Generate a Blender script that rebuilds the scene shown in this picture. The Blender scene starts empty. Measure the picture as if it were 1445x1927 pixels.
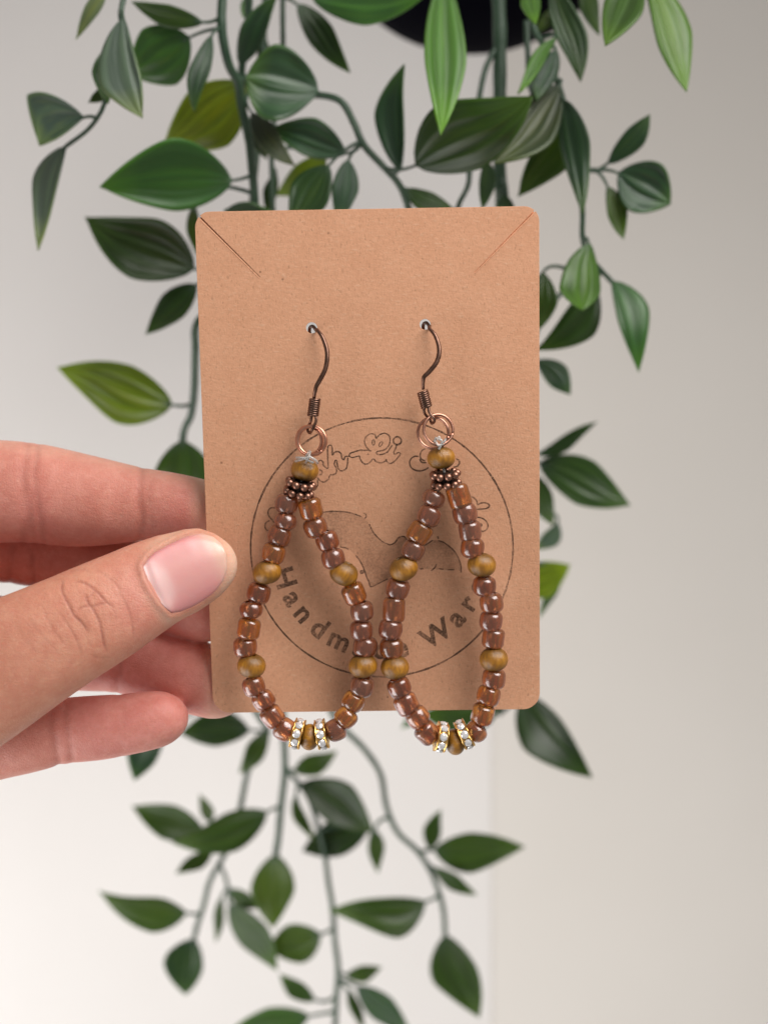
import bpy, bmesh, math, random
import numpy as np
from mathutils import Vector, Matrix
from mathutils.bvhtree import BVHTree
from mathutils.noise import noise as mnoise

# ------------------------------------------------------------------ camera, world, lamps, exposure
scene = bpy.context.scene
D0 = 0.26                                   # metres from the lens to the card
LENS, SENS = 52.0, 36.0
KPX = SENS / LENS / 1927.0
cam_d = bpy.data.cameras.new('camera')
cam_d.lens = LENS; cam_d.sensor_fit = 'VERTICAL'; cam_d.sensor_height = SENS; cam_d.sensor_width = SENS
cam_d.clip_start = 0.01; cam_d.clip_end = 20
cam_d.dof.use_dof = True; cam_d.dof.focus_distance = D0 - 0.003; cam_d.dof.aperture_fstop = 14.0
cam = bpy.data.objects.new('camera', cam_d); scene.collection.objects.link(cam)
cam.location = (0, -D0, 0); cam.rotation_euler = (math.radians(90), 0, 0)
scene.camera = cam
scene.view_settings.view_transform = 'Standard'; scene.view_settings.look = 'None'
scene.view_settings.exposure = 0.0; scene.view_settings.gamma = 1.0
world = bpy.data.worlds.new('World'); scene.world = world; world.use_nodes = True
world.node_tree.nodes['Background'].inputs[0].default_value = (1.0, 0.97, 0.94, 1)
world.node_tree.nodes['Background'].inputs[1].default_value = 0.26

R = math.radians
def area(name, loc, target, size, power, col=(1, 1, 1), sy=None):
    l = bpy.data.lights.new(name, 'AREA'); l.energy = power; l.color = col
    l.shape = 'RECTANGLE'; l.size = size; l.size_y = sy or size
    o = bpy.data.objects.new(name, l); scene.collection.objects.link(o)
    o.location = loc
    o.rotation_euler = (Vector(target) - Vector(loc)).to_track_quat('-Z', 'Y').to_euler()
    return o
area('window_light', (0.24, -0.24, 0.34), (0, 0.0, 0.0), 0.40, 1.08, (1.0, 0.965, 0.93), 0.42).data.spread = R(84)
area('wall_fill_light', (-0.42, 0.0, -0.38), (-0.02, 0.36, -0.13), 0.45, 3.1, (1.0, 0.985, 0.975))  # added fill lamp, low left and unseen, brightens the lower wall like bounce
scene.cycles.use_denoising = True
scene.cycles.max_bounces = 10; scene.cycles.transmission_bounces = 8; scene.cycles.transparent_max_bounces = 12
scene.cycles.caustics_refractive = False; scene.cycles.caustics_reflective = False
scene.cycles.sample_clamp_indirect = 4.0

# ------------------------------------------------------------------ helpers
C = scene.collection
def P(px, py, Y):
    d = D0 + Y
    return Vector(((px - 722.5) * KPX * d, Y, -(py - 963.5) * KPX * d))
def px_m(Y): return KPX * (D0 + Y)

def obj(name, me, mat=None, parent=None, kind=None):
    o = bpy.data.objects.new(name, me); C.objects.link(o)
    if mat is not None:
        me.materials.clear(); me.materials.append(mat)
    if parent is not None: o.parent = parent
    if kind: o['kind'] = kind
    return o
def empty(name, loc=(0, 0, 0)):
    o = bpy.data.objects.new(name, None); C.objects.link(o); o.location = loc; o.empty_display_size = 0.01
    return o
def tag(o, label, cat, group=None):
    o['label'] = label; o['category'] = cat
    if group: o['group'] = group
    return o
def mesh(name, verts, faces, smooth=True):
    me = bpy.data.meshes.new(name); me.from_pydata([tuple(v) for v in verts], [], faces); me.update()
    if smooth:
        me.polygons.foreach_set('use_smooth', [True] * len(me.polygons))
    return me
def catmull(pts, n):
    """n samples of a Catmull-Rom curve through pts (each a tuple of any length)"""
    A = np.array(pts, float); m = len(A)
    if m == 2:
        t = np.linspace(0, 1, n)[:, None]; return A[0] * (1 - t) + A[1] * t
    seg = np.linalg.norm(np.diff(A[:, :2], axis=0), axis=1) + 1e-9
    s = np.concatenate([[0], np.cumsum(seg)])
    out = []
    ext = np.vstack([2 * A[0] - A[1], A, 2 * A[-1] - A[-2]])
    for q in np.linspace(0, s[-1], n):
        i = min(max(np.searchsorted(s, q) - 1, 0), m - 2)
        t = (q - s[i]) / seg[i]
        p0, p1, p2, p3 = ext[i], ext[i + 1], ext[i + 2], ext[i + 3]
        out.append(0.5 * (2 * p1 + (p2 - p0) * t + (2 * p0 - 5 * p1 + 4 * p2 - p3) * t * t + (3 * p1 - p0 - 3 * p2 + p3) * t ** 3))
    return np.array(out)
def tube(pts, rad, segs=10, closed=False, cap=True, into=None, flat=1.0):
    """verts/faces of a tube through 3-D pts, rad a number or list"""
    pts = [Vector(p) for p in pts]; n = len(pts)
    rad = rad if hasattr(rad, '__len__') else [rad] * n
    V, F = into if into is not None else ([], [])
    base = len(V)
    T = []
    for i in range(n):
        a = pts[(i - 1) % n] if (closed or i > 0) else pts[i]
        b = pts[(i + 1) % n] if (closed or i < n - 1) else pts[i]
        T.append((b - a).normalized())
    up = Vector((0, 1, 0)) if abs(T[0].y) < 0.9 else Vector((1, 0, 0))
    N = (up - T[0] * up.dot(T[0])).normalized()
    for i in range(n):
        if i > 0:
            N = (N - T[i] * N.dot(T[i])).normalized()
        B = T[i].cross(N)
        for j in range(segs):
            a = 2 * math.pi * j / segs
            V.append(pts[i] + N * math.cos(a) * rad[i] * flat + B * math.sin(a) * rad[i])
    for i in range(n if closed else n - 1):
        for j in range(segs):
            a, b = base + i * segs + j, base + i * segs + (j + 1) % segs
            c, d = base + ((i + 1) % n) * segs + (j + 1) % segs, base + ((i + 1) % n) * segs + j
            F.append((a, b, c, d))
    if cap and not closed:
        F.append(tuple(base + j for j in range(segs))[::-1])
        F.append(tuple(base + (n - 1) * segs + j for j in range(segs)))
    return V, F
def lathe(prof, segs, closed_prof=False):
    """prof: list of (r, z); spun round z"""
    V, F = [], []
    m = len(prof)
    for (r, z) in prof:
        for j in range(segs):
            a = 2 * math.pi * j / segs
            V.append((r * math.cos(a), r * math.sin(a), z))
    for i in range(m if closed_prof else m - 1):
        for j in range(segs):
            i2 = (i + 1) % m
            F.append((i * segs + j, i * segs + (j + 1) % segs, i2 * segs + (j + 1) % segs, i2 * segs + j))
    return V, F
def frame(loc, axis, roll=0.0, scale=(1, 1, 1)):
    q = Vector(axis).normalized().to_track_quat('Z', 'Y')
    return Matrix.Translation(loc) @ q.to_matrix().to_4x4() @ Matrix.Rotation(roll, 4, 'Z') @ Matrix.Diagonal((*scale, 1))

# ------------------------------------------------------------------ material helpers
class NT:
    def __init__(s, name):
        s.m = bpy.data.materials.new(name); s.m.use_nodes = True
        s.t = s.m.node_tree; s.b = s.t.nodes['Principled BSDF']; s.out = s.t.nodes['Material Output']
    def n(s, typ, **kw):
        nd = s.t.nodes.new(typ)
        for k, v in kw.items():
            if hasattr(nd, k): setattr(nd, k, v)
            else: nd.inputs[k.replace('_', ' ')].default_value = v
        return nd
    def l(s, a, b): s.t.links.new(a, b)
    def coord(s, kind='Object', scale=(1, 1, 1), rot=(0, 0, 0)):
        tc = s.n('ShaderNodeTexCoord'); mp = s.n('ShaderNodeMapping')
        mp.inputs['Scale'].default_value = scale; mp.inputs['Rotation'].default_value = rot
        s.l(tc.outputs[kind], mp.inputs[0]); return mp.outputs[0]
    def noise(s, vec, scale, detail=4, rough=0.55, dist=0.0):
        nd = s.n('ShaderNodeTexNoise'); nd.inputs['Scale'].default_value = scale
        nd.inputs['Detail'].default_value = detail; nd.inputs['Roughness'].default_value = rough
        nd.inputs['Distortion'].default_value = dist
        s.l(vec, nd.inputs['Vector']); return nd.outputs['Fac']
    def ramp(s, fac, stops):
        nd = s.n('ShaderNodeValToRGB'); e = nd.color_ramp.elements
        while len(e) < len(stops): e.new(0.5)
        for k, (p, c) in enumerate(stops):
            e[k].position = p; e[k].color = (*c, 1) if len(c) == 3 else c
        s.l(fac, nd.inputs[0]); return nd.outputs[0]
    def mix(s, fac, a, b, blend='MIX'):
        nd = s.n('ShaderNodeMix', data_type='RGBA', blend_type=blend)
        for i, x in ((0, fac), (6, a), (7, b)):
            if hasattr(x, 'is_output') or isinstance(x, bpy.types.NodeSocket): s.l(x, nd.inputs[i])
            else: nd.inputs[i].default_value = x if i == 0 else (*x, 1)
        return nd.outputs[2]
    def math(s, op, a, b=0.0, clamp=False):
        nd = s.n('ShaderNodeMath', operation=op, use_clamp=clamp)
        for i, x in ((0, a), (1, b)):
            if isinstance(x, bpy.types.NodeSocket): s.l(x, nd.inputs[i])
            else: nd.inputs[i].default_value = x
        return nd.outputs[0]
    def bump(s, h, strength, dist, normal=None):
        nd = s.n('ShaderNodeBump'); nd.inputs['Strength'].default_value = strength
        nd.inputs['Distance'].default_value = dist
        s.l(h, nd.inputs['Height'])
        if normal is not None: s.l(normal, nd.inputs['Normal'])
        return nd.outputs[0]
    def set(s, **kw):
        for k, v in kw.items():
            k = k.replace('_', ' ')
            if isinstance(v, bpy.types.NodeSocket): s.l(v, s.b.inputs[k])
            else: s.b.inputs[k].default_value = (*v, 1) if (hasattr(v, '__len__') and len(v) == 3 and 'Radius' not in k) else v
        return s

# kraft card
m = NT('kraft_card'); v = m.coord('Object')
n1 = m.noise(v, 160, 3); n2 = m.noise(m.coord('Object', (900, 2600, 1), (0, 0, 0.5)), 1.0, 3, 0.6, 0.6)
n3 = m.noise(m.coord('Object', (3800, 1500, 1), (0, 0, -0.6)), 1.0, 2, 0.5, 0.8)
n4 = m.noise(v, 1300, 5, 0.7)
col = m.ramp(n1, [(0.30, (0.690, 0.352, 0.208)), (0.70, (0.735, 0.388, 0.236))])
col = m.mix(m.ramp(n2, [(0.56, (0, 0, 0)), (0.74, (0.6,) * 3)]), col, (0.76, 0.49, 0.33))
col = m.mix(m.ramp(n3, [(0.26, (0.7,) * 3), (0.40, (0, 0, 0))]), col, (0.42, 0.22, 0.125))
vor = m.n('ShaderNodeTexVoronoi', feature='F1'); vor.inputs['Scale'].default_value = 230
m.l(v, vor.inputs['Vector'])
sp = m.ramp(vor.outputs['Distance'], [(0.03, (0.8,) * 3), (0.06, (0, 0, 0))])
col = m.mix(m.math('MULTIPLY', sp, m.ramp(m.noise(v, 90, 0), [(0.56, (0, 0, 0)), (0.60, (1, 1, 1))])), col, (0.17, 0.085, 0.045))
hh = m.math('ADD', m.math('MULTIPLY', n2, 0.9), m.math('ADD', m.math('MULTIPLY', n3, 0.9), m.math('MULTIPLY', n4, 0.6)))
col = m.mix(m.ramp(n4, [(0.35, (0.35,) * 3), (0.60, (0, 0, 0))]), col, (0.52, 0.265, 0.15))
m.set(Base_Color=col, Roughness=0.85, Specular_IOR_Level=0.2, Normal=m.bump(hh, 0.55, 0.00010))
KRAFT = m.m

# stamp ink
def ink(name, lo, hi, amax, sc=2600, c=(0.052, 0.034, 0.024)):
    m = NT(name); v = m.coord('Object')
    n = m.noise(v, sc, 4, 0.7); g = m.noise(v, 190, 2)
    f = m.math('ADD', m.math('MULTIPLY', n, 0.75), m.math('MULTIPLY', g, 0.45))
    a = m.ramp(f, [(lo, (0.18 * amax,) * 3), (hi, (amax,) * 3)])
    m.set(Base_Color=c, Roughness=0.75, Specular_IOR_Level=0.2, Alpha=a)
    return m.m
INK = ink('stamp_ink', 0.45, 0.68, 0.70)
INK2 = ink('stamp_ink_speckled', 0.54, 0.90, 0.48, 2400, (0.10, 0.058, 0.038))

# brown lustre glass
def glass_bead(name, base, deep, rough=0.16, trans=0.55):
    m = NT(name); v = m.coord('Object')
    oi = m.n('ShaderNodeObjectInfo')
    ns = m.noise(v, 1.3, 3)
    # colour by object random
    c = m.mix(oi.outputs['Random'], base, deep)
    m.set(Base_Color=c, Roughness=rough, IOR=1.5, Transmission_Weight=trans, Coat_Weight=1.0, Coat_Roughness=0.12,
          Subsurface_Weight=0.0, Normal=m.bump(m.noise(v, 3.0, 4), 0.08, 0.12))
    gl = m.n('ShaderNodeBsdfGlossy'); gl.inputs['Color'].default_value = (0.56, 0.42, 0.50, 1)
    gl.inputs['Roughness'].default_value = 0.30
    lw = m.n('ShaderNodeLayerWeight'); lw.inputs['Blend'].default_value = 0.36
    f = m.ramp(lw.outputs['Facing'], [(0.35, (0.03,) * 3), (0.90, (0.60,) * 3)])
    f = m.math('MULTIPLY', f, m.ramp(ns, [(0.3, (0.75,) * 3), (0.7, (1.0,) * 3)]))
    mx = m.n('ShaderNodeMixShader'); m.l(f, mx.inputs[0]); m.l(m.b.outputs[0], mx.inputs[1]); m.l(gl.outputs[0], mx.inputs[2])
    m.l(mx.outputs[0], m.out.inputs[0])
    return m.m
GLASS = [glass_bead('amber_lustre_glass', (0.62, 0.235, 0.080), (0.50, 0.165, 0.065), 0.12, 0.84),
         glass_bead('orange_lustre_glass', (0.80, 0.32, 0.055), (0.70, 0.25, 0.055), 0.10, 0.86),
         glass_bead('smoky_lustre_glass', (0.48, 0.195, 0.105), (0.50, 0.170, 0.08), 0.15, 0.76)]

# stained wooden bead
m = NT('golden_stained_wood'); oi = m.n('ShaderNodeObjectInfo')
tc = m.n('ShaderNodeTexCoord'); ad = m.n('ShaderNodeVectorMath', operation='ADD')
m.l(tc.outputs['Object'], ad.inputs[0]); m.l(oi.outputs['Location'], ad.inputs[1])
mp = m.n('ShaderNodeMapping'); mp.inputs['Scale'].default_value = (3.2, 3.2, 0.9); m.l(ad.outputs[0], mp.inputs[0])
g = m.noise(mp.outputs[0], 1.6, 6, 0.62, 0.4)
mp2 = m.n('ShaderNodeMapping'); mp2.inputs['Scale'].default_value = (9, 9, 1.6); m.l(ad.outputs[0], mp2.inputs[0])
g2 = m.noise(mp2.outputs[0], 3.0, 4, 0.6)
sep = m.n('ShaderNodeSeparateXYZ'); m.l(tc.outputs['Object'], sep.inputs[0])
pole = m.ramp(m.math('ABSOLUTE', sep.outputs[2]), [(0.10, (0, 0, 0)), (0.36, (0.75,) * 3)])
col = m.ramp(g, [(0.30, (0.17, 0.066, 0.007)), (0.50, (0.38, 0.155, 0.011)), (0.70, (0.56, 0.255, 0.022))])
col = m.mix(m.math('MULTIPLY', g2, 0.30), col, (0.20, 0.10, 0.015))
col = m.mix(pole, col, (0.100, 0.050, 0.009))
m.set(Base_Color=col, Roughness=0.30, Coat_Weight=0.35, Coat_Roughness=0.3, Normal=m.bump(m.math('ADD', g, m.math('MULTIPLY', g2, 0.5)), 0.22, 0.12))
WOOD = m.m

def metal(name, col, col2, rough, sc=700, bump=0.15):
    m = NT(name); v = m.coord('Object'); n = m.noise(v, sc, 3)
    m.set(Base_Color=m.mix(m.ramp(n, [(0.35, (0, 0, 0)), (0.65, (1, 1, 1))]), col, col2), Metallic=0.9, Roughness=rough,
          Normal=m.bump(n, bump, 0.00008))
    return m.m
COPPER_D = metal('antique_copper_dark', (0.13, 0.072, 0.052), (0.22, 0.12, 0.085), 0.33)
COPPER = metal('antique_copper', (0.42, 0.20, 0.14), (0.56, 0.30, 0.215), 0.30)
BRONZE = metal('dark_bronze', (0.25, 0.125, 0.088), (0.40, 0.215, 0.155), 0.32)
COPPER_B = metal('bright_copper', (0.58, 0.27, 0.18), (0.70, 0.36, 0.25), 0.28)
COPPER_BODY = metal('blackened_copper', (0.03, 0.022, 0.02), (0.07, 0.045, 0.04), 0.42)
GOLD = metal('gold_plate', (0.80, 0.46, 0.13), (0.88, 0.56, 0.20), 0.22)
m = NT('clear_rhinestone'); m.set(Base_Color=(0.90, 0.89, 0.90), Metallic=0.45, Roughness=0.04, Coat_Weight=1.0, Coat_Roughness=0.02)
STONE = m.m
m = NT('clear_thread'); m.set(Base_Color=(0.92, 0.90, 0.86), Roughness=0.12, Transmission_Weight=0.62, IOR=1.45, Coat_Weight=0.6)
THREAD = m.m

# leaves: colour from the object's own tone plus ribs along the blade (UV u across, v along)
m = NT('plastic_leaf'); oi = m.n('ShaderNodeObjectInfo')
uv = m.n('ShaderNodeTexCoord'); sp = m.n('ShaderNodeSeparateXYZ'); m.l(uv.outputs['UV'], sp.inputs[0])
U, Vv = sp.outputs[0], sp.outputs[1]
au = m.math('ABSOLUTE', U)
rib = m.math('SINE', m.math('ADD', m.math('MULTIPLY', au, m.math('ADD', 9.0, m.math('MULTIPLY', oi.outputs['Random'], 5.0))), m.math('MULTIPLY', oi.outputs['Random'], 3.0))); rib = m.math('ADD', m.math('MULTIPLY', rib, 0.5), 0.5)
rib = m.math('POWER', rib, 2.0)
mpv = m.n('ShaderNodeMapping'); mpv.inputs['Scale'].default_value = (7, 1.6, 1); m.l(uv.outputs['UV'], mpv.inputs[0])
adv = m.n('ShaderNodeVectorMath', operation='ADD'); m.l(mpv.outputs[0], adv.inputs[0]); m.l(oi.outputs['Location'], adv.inputs[1])
st = m.noise(adv.outputs[0], 1.0, 3)
base = oi.outputs['Color']
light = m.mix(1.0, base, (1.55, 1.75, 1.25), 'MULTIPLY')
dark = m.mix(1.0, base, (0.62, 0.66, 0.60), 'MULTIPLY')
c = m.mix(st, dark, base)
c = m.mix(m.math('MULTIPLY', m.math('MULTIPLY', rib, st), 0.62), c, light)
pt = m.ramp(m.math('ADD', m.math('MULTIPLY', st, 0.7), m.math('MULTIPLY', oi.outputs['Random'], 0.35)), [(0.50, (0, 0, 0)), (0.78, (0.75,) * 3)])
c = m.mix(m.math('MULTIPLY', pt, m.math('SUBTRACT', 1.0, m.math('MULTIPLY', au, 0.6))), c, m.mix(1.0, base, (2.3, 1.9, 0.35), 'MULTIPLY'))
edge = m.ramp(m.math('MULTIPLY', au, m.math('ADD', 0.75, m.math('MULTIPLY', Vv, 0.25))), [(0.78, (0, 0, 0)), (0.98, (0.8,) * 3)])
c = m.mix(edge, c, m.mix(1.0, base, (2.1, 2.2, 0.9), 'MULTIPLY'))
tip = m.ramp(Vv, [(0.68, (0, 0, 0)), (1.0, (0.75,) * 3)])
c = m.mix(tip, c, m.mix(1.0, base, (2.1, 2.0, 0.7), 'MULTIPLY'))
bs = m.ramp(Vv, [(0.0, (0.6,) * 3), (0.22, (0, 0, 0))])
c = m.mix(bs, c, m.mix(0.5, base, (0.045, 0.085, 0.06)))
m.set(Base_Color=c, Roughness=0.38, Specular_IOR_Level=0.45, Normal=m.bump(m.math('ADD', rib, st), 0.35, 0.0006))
tr = m.n('ShaderNodeBsdfTranslucent'); m.l(m.mix(1.0, c, (2.0, 2.4, 0.5), 'MULTIPLY'), tr.inputs[0])
mx = m.n('ShaderNodeMixShader'); mx.inputs[0].default_value = 0.17
m.l(m.b.outputs[0], mx.inputs[1]); m.l(tr.outputs[0], mx.inputs[2]); m.l(mx.outputs[0], m.out.inputs[0])
LEAF = m.m
m = NT('plastic_stem'); v = m.coord('Object')
m.set(Base_Color=m.ramp(m.noise(v, 120, 3), [(0.3, (0.020, 0.052, 0.026)), (0.7, (0.050, 0.092, 0.056))]), Roughness=0.42,
      Normal=m.bump(m.noise(v, 900, 2), 0.3, 0.0003))
STEM = m.m

def wallmat(name, c1, c2):
    m = NT(name); v = m.coord('Object')
    n = m.noise(v, 9, 3)
    m.set(Base_Color=m.ramp(n, [(0.3, c1), (0.7, c2)]), Roughness=0.85, Specular_IOR_Level=0.2,
          Normal=m.bump(m.noise(v, 420, 4), 0.25, 0.0006))
    return m.m
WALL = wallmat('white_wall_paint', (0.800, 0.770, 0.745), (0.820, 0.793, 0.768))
WALL2 = wallmat('right_wall_tone', (0.715, 0.678, 0.630), (0.738, 0.702, 0.655))  # a step darker and warmer than the left wall
m = NT('black_plastic_pot'); v = m.coord('Object')
m.set(Base_Color=(0.0015, 0.0014, 0.0035), Roughness=0.85, Specular_IOR_Level=0.03, Normal=m.bump(m.noise(v, 600, 3), 0.2, 0.0004))
POTM = m.m
m = NT('dark_soil'); v = m.coord('Object')
m.set(Base_Color=m.ramp(m.noise(v, 300, 5), [(0.35, (0.012, 0.008, 0.005)), (0.7, (0.06, 0.04, 0.025))]), Roughness=0.95, Normal=m.bump(m.noise(v, 300, 5), 1, 0.002))
SOIL = m.m

# skin
m = NT('skin'); v = m.coord('Object')
at = m.n('ShaderNodeVertexColor', layer_name='skin'); sc_ = m.n('ShaderNodeSeparateColor'); m.l(at.outputs[0], sc_.inputs[0])
mot = m.noise(v, 190, 4, 0.6); fine = m.noise(v, 1500, 3)
tan = m.ramp(mot, [(0.32, (0.575, 0.248, 0.155)), (0.68, (0.675, 0.322, 0.210))])
pink = m.ramp(mot, [(0.32, (0.665, 0.238, 0.198)), (0.68, (0.760, 0.325, 0.272))])
c = m.mix(sc_.outputs[0], tan, pink)
c = m.mix(m.ramp(m.noise(v, 620, 4, 0.7), [(0.42, (0.26,) * 3), (0.58, (0, 0, 0))]), c, (0.56, 0.17, 0.12))
c = m.mix(m.ramp(fine, [(0.55, (0, 0, 0)), (0.72, (0.22,) * 3)]), c, (0.78, 0.46, 0.33))
c = m.mix(sc_.outputs[2], c, (0.78, 0.52, 0.38))
c = m.mix(sc_.outputs[1], c, (0.30, 0.085, 0.060))
h = m.math('ADD', m.noise(m.coord('Object', (1.0, 1.0, 2.4), (0, 0.45, 0)), 1300, 4, 0.65), m.math('MULTIPLY', m.noise(v, 4200, 2), 0.4))
vr = m.n('ShaderNodeTexVoronoi', feature='DISTANCE_TO_EDGE'); vr.inputs['Scale'].default_value = 1700
m.l(v, vr.inputs['Vector'])
h = m.math('ADD', h, m.math('MULTIPLY', m.math('MINIMUM', vr.outputs['Distance'], 0.15), 1.6))
m.set(Base_Color=c, Roughness=0.46, Specular_IOR_Level=0.4, Subsurface_Weight=0.30, Subsurface_Scale=0.0016,
      Normal=m.bump(h, 0.85, 0.00010))
m.b.inputs['Subsurface Radius'].default_value = (1.0, 0.35, 0.2)
SKIN = m.m
m = NT('fingernail'); at = m.n('ShaderNodeVertexColor', layer_name='nail'); sc_ = m.n('ShaderNodeSeparateColor'); m.l(at.outputs[0], sc_.inputs[0])
v = m.coord('Object')
c = m.mix(sc_.outputs[0], (0.72, 0.32, 0.295), (0.84, 0.54, 0.52))
c = m.mix(sc_.outputs[1], c, (0.82, 0.56, 0.42))
c = m.mix(sc_.outputs[2], c, (0.66, 0.24, 0.24))
m.set(Base_Color=c, Roughness=0.30, Coat_Weight=0.2, Coat_Roughness=0.35, Subsurface_Weight=0.25, Subsurface_Scale=0.0012,
      Normal=m.bump(m.noise(m.coord('Object', (0.3, 1, 1), (0, 0.47, 0)), 900, 2), 0.12, 0.0001))
NAIL = m.m

# ------------------------------------------------------------------ the setting
WY = 0.36
def wall_slab(name, x0, x1, y0, y1, thick, mat):
    """vertical slab from (x0,y0) to (x1,y1) in plan"""
    a, b = Vector((x0, y0, 0)), Vector((x1, y1, 0))
    nn = Vector((-(b - a).y, (b - a).x, 0)).normalized() * thick
    V = []
    for z in (-1.3, 1.2):
        for p in (a, b, b + nn, a + nn): V.append((p.x, p.y, z))
    F = [(0, 1, 5, 4), (1, 2, 6, 5), (2, 3, 7, 6), (3, 0, 4, 7), (4, 5, 6, 7), (3, 2, 1, 0)]
    return obj(name, mesh(name, V, F, False), mat, kind='structure')
cx = P(925, 0, WY).x
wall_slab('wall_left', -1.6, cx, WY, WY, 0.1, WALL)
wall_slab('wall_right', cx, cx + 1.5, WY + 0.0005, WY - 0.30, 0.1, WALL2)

# ------------------------------------------------------------------ the card
TILT = R(9.0)
cn = Vector((0, -math.cos(TILT), -math.sin(TILT)))        # normal towards the lens
CAM = Vector((0, -D0, 0))
def on_card(px, py, h=0.0):
    """world point where the line of sight meets the card's plane lifted by h"""
    d = P(px, py, 0) - CAM
    o = cn * h
    t = (o - CAM).dot(cn) / d.dot(cn)
    return CAM + d * t
TL, TR, BR_, BL = (on_card(*p) for p in ((367, 399), (1014, 388), (1015, 1334), (402, 1341)))
e1 = ((TR - TL) + (BR_ - BL)).normalized(); e3 = cn; e2 = e3.cross(e1).normalized(); e1 = e2.cross(e3).normalized()
cc = (TL + TR + BR_ + BL) / 4
MC = Matrix((( e1.x, e2.x, e3.x, cc.x), (e1.y, e2.y, e3.y, cc.y), (e1.z, e2.z, e3.z, cc.z), (0, 0, 0, 1)))
MCi = MC.inverted()
def loc(px, py, h=0.0):
    return MCi @ on_card(px, py, h)
def rounded(pts, rads, n=8):
    out = []
    m_ = len(pts)
    for i in range(m_):
        p = Vector(pts[i]); a = (Vector(pts[i - 1]) - p).normalized(); b = (Vector(pts[(i + 1) % m_]) - p).normalized()
        r = rads[i]
        for k in range(n + 1):
            t = k / n
            q0, q1, q2 = p + a * r, p, p + b * r
            w = 0.72
            den = (1 - t) ** 2 + 2 * w * t * (1 - t) + t * t
            out.append((q0 * (1 - t) ** 2 + q1 * 2 * w * t * (1 - t) + q2 * t * t) / den)
    return out
quad = [loc(*p).to_2d() for p in ((367, 399), (1014, 388), (1015, 1334), (402, 1341))]
# order: TL, BL, BR, TR (counter-clockwise)
quad = [quad[0], quad[3], quad[2], quad[1]]
outl = rounded(quad, [0.0026, 0.0031, 0.0030, 0.0026])
outl = [p + Vector((mnoise((p.x * 900, p.y * 900, 1)), mnoise((p.x * 900, p.y * 900, 9)))) * 0.00004 for q_, p in enumerate(outl)]
slit_lines = []
def slit(outl, pa, pb, w):
    a, b = loc(*pa).to_2d(), loc(*pb).to_2d()
    i = min(range(len(outl)), key=lambda k: (outl[k] - a).length); a = outl[i].copy(); slit_lines.append((a, b, w))
    d = (b - a).normalized(); nn = Vector((-d.y, d.x)) * w / 2
    prev = outl[i - 1]
    s = 1 if (prev - a).dot(nn) > 0 else -1
    new = [a + nn * s, b + nn * s * 0.5, b - nn * s * 0.5, a - nn * s]
    return outl[:i] + new + outl[i + 1:]
outl = slit(outl, (376, 409), (490, 522), 0.00034)
outl = slit(outl, (1003, 400), (892, 513), 0.00032)
holes = []
for (hx, hy, hr) in ((586.5, 617, 11.2), (799.8, 610.5, 10.8)):
    holes.append([loc(hx + hr * math.cos(a), hy + hr * 0.98 * math.sin(a)).to_2d() for a in [2 * math.pi * k / 28 for k in range(28)]])
cu = bpy.data.curves.new('card_curve', 'CURVE'); cu.dimensions = '2D'; cu.fill_mode = 'BOTH'
for poly in [outl] + holes:
    s = cu.splines.new('POLY'); s.points.add(len(poly) - 1)
    for k, p in enumerate(poly): s.points[k].co = (p.x, p.y, 0, 1)
    s.use_cyclic_u = True
TH = 0.00052
cu.extrude = TH / 2 - 0.00004; cu.bevel_depth = 0.00004; cu.bevel_resolution = 1
tmp = bpy.data.objects.new('tmp', cu); C.objects.link(tmp)
dg = bpy.context.evaluated_depsgraph_get(); dg.update()
cme = bpy.data.meshes.new_from_object(tmp.evaluated_get(dg)); bpy.data.objects.remove(tmp)
for v_ in cme.vertices: v_.co.z -= TH / 2
bm = bmesh.new(); bm.from_mesh(cme)
for (a, b, w) in slit_lines:                 # backing strip added under each slit so the gap reads dark
    d_ = (b - a).normalized(); n_ = Vector((-d_.y, d_.x)) * w * 1.4
    cs = [a + d_ * 0.0002 + n_, a + d_ * 0.0002 - n_, b + d_ * 0.0002 - n_, b + d_ * 0.0002 + n_]
    lo = [bm.verts.new((q.x, q.y, -TH - 0.00005)) for q in cs]; hi = [bm.verts.new((q.x, q.y, -TH * 0.93)) for q in cs]
    bm.faces.new(lo); bm.faces.new(hi[::-1])
    for k in range(4): bm.faces.new((lo[k], hi[k], hi[(k + 1) % 4], lo[(k + 1) % 4]))
    nl = n_.normalized() * (1 if n_.y < 0 else -1)     # low ridge added along the lower lip to catch light as a pale rim
    p0, p1 = a + d_ * 0.0005 + nl * w * 0.56, b + nl * w * 0.30
    q = [bm.verts.new((*(p + nl * o_), z_)) for p in (p0, p1) for o_, z_ in ((0, -0.00002), (0.00011, 0.00006), (0.00014, -0.00002))]
    bm.faces.new((q[0], q[1], q[4], q[3])); bm.faces.new((q[1], q[2], q[5], q[4])); bm.faces.new((q[0], q[3], q[5], q[2]))
    bm.faces.new((q[0], q[2], q[1])); bm.faces.new((q[3], q[4], q[5]))
bmesh.ops.recalc_face_normals(bm, faces=bm.faces)
bm.to_mesh(cme); bm.free()
card = obj('earring_card', cme, KRAFT); card.matrix_world = MC
tag(card, 'tan kraft cardboard earring card with rounded corners, two slits and a dark round stamp', 'card')

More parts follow.
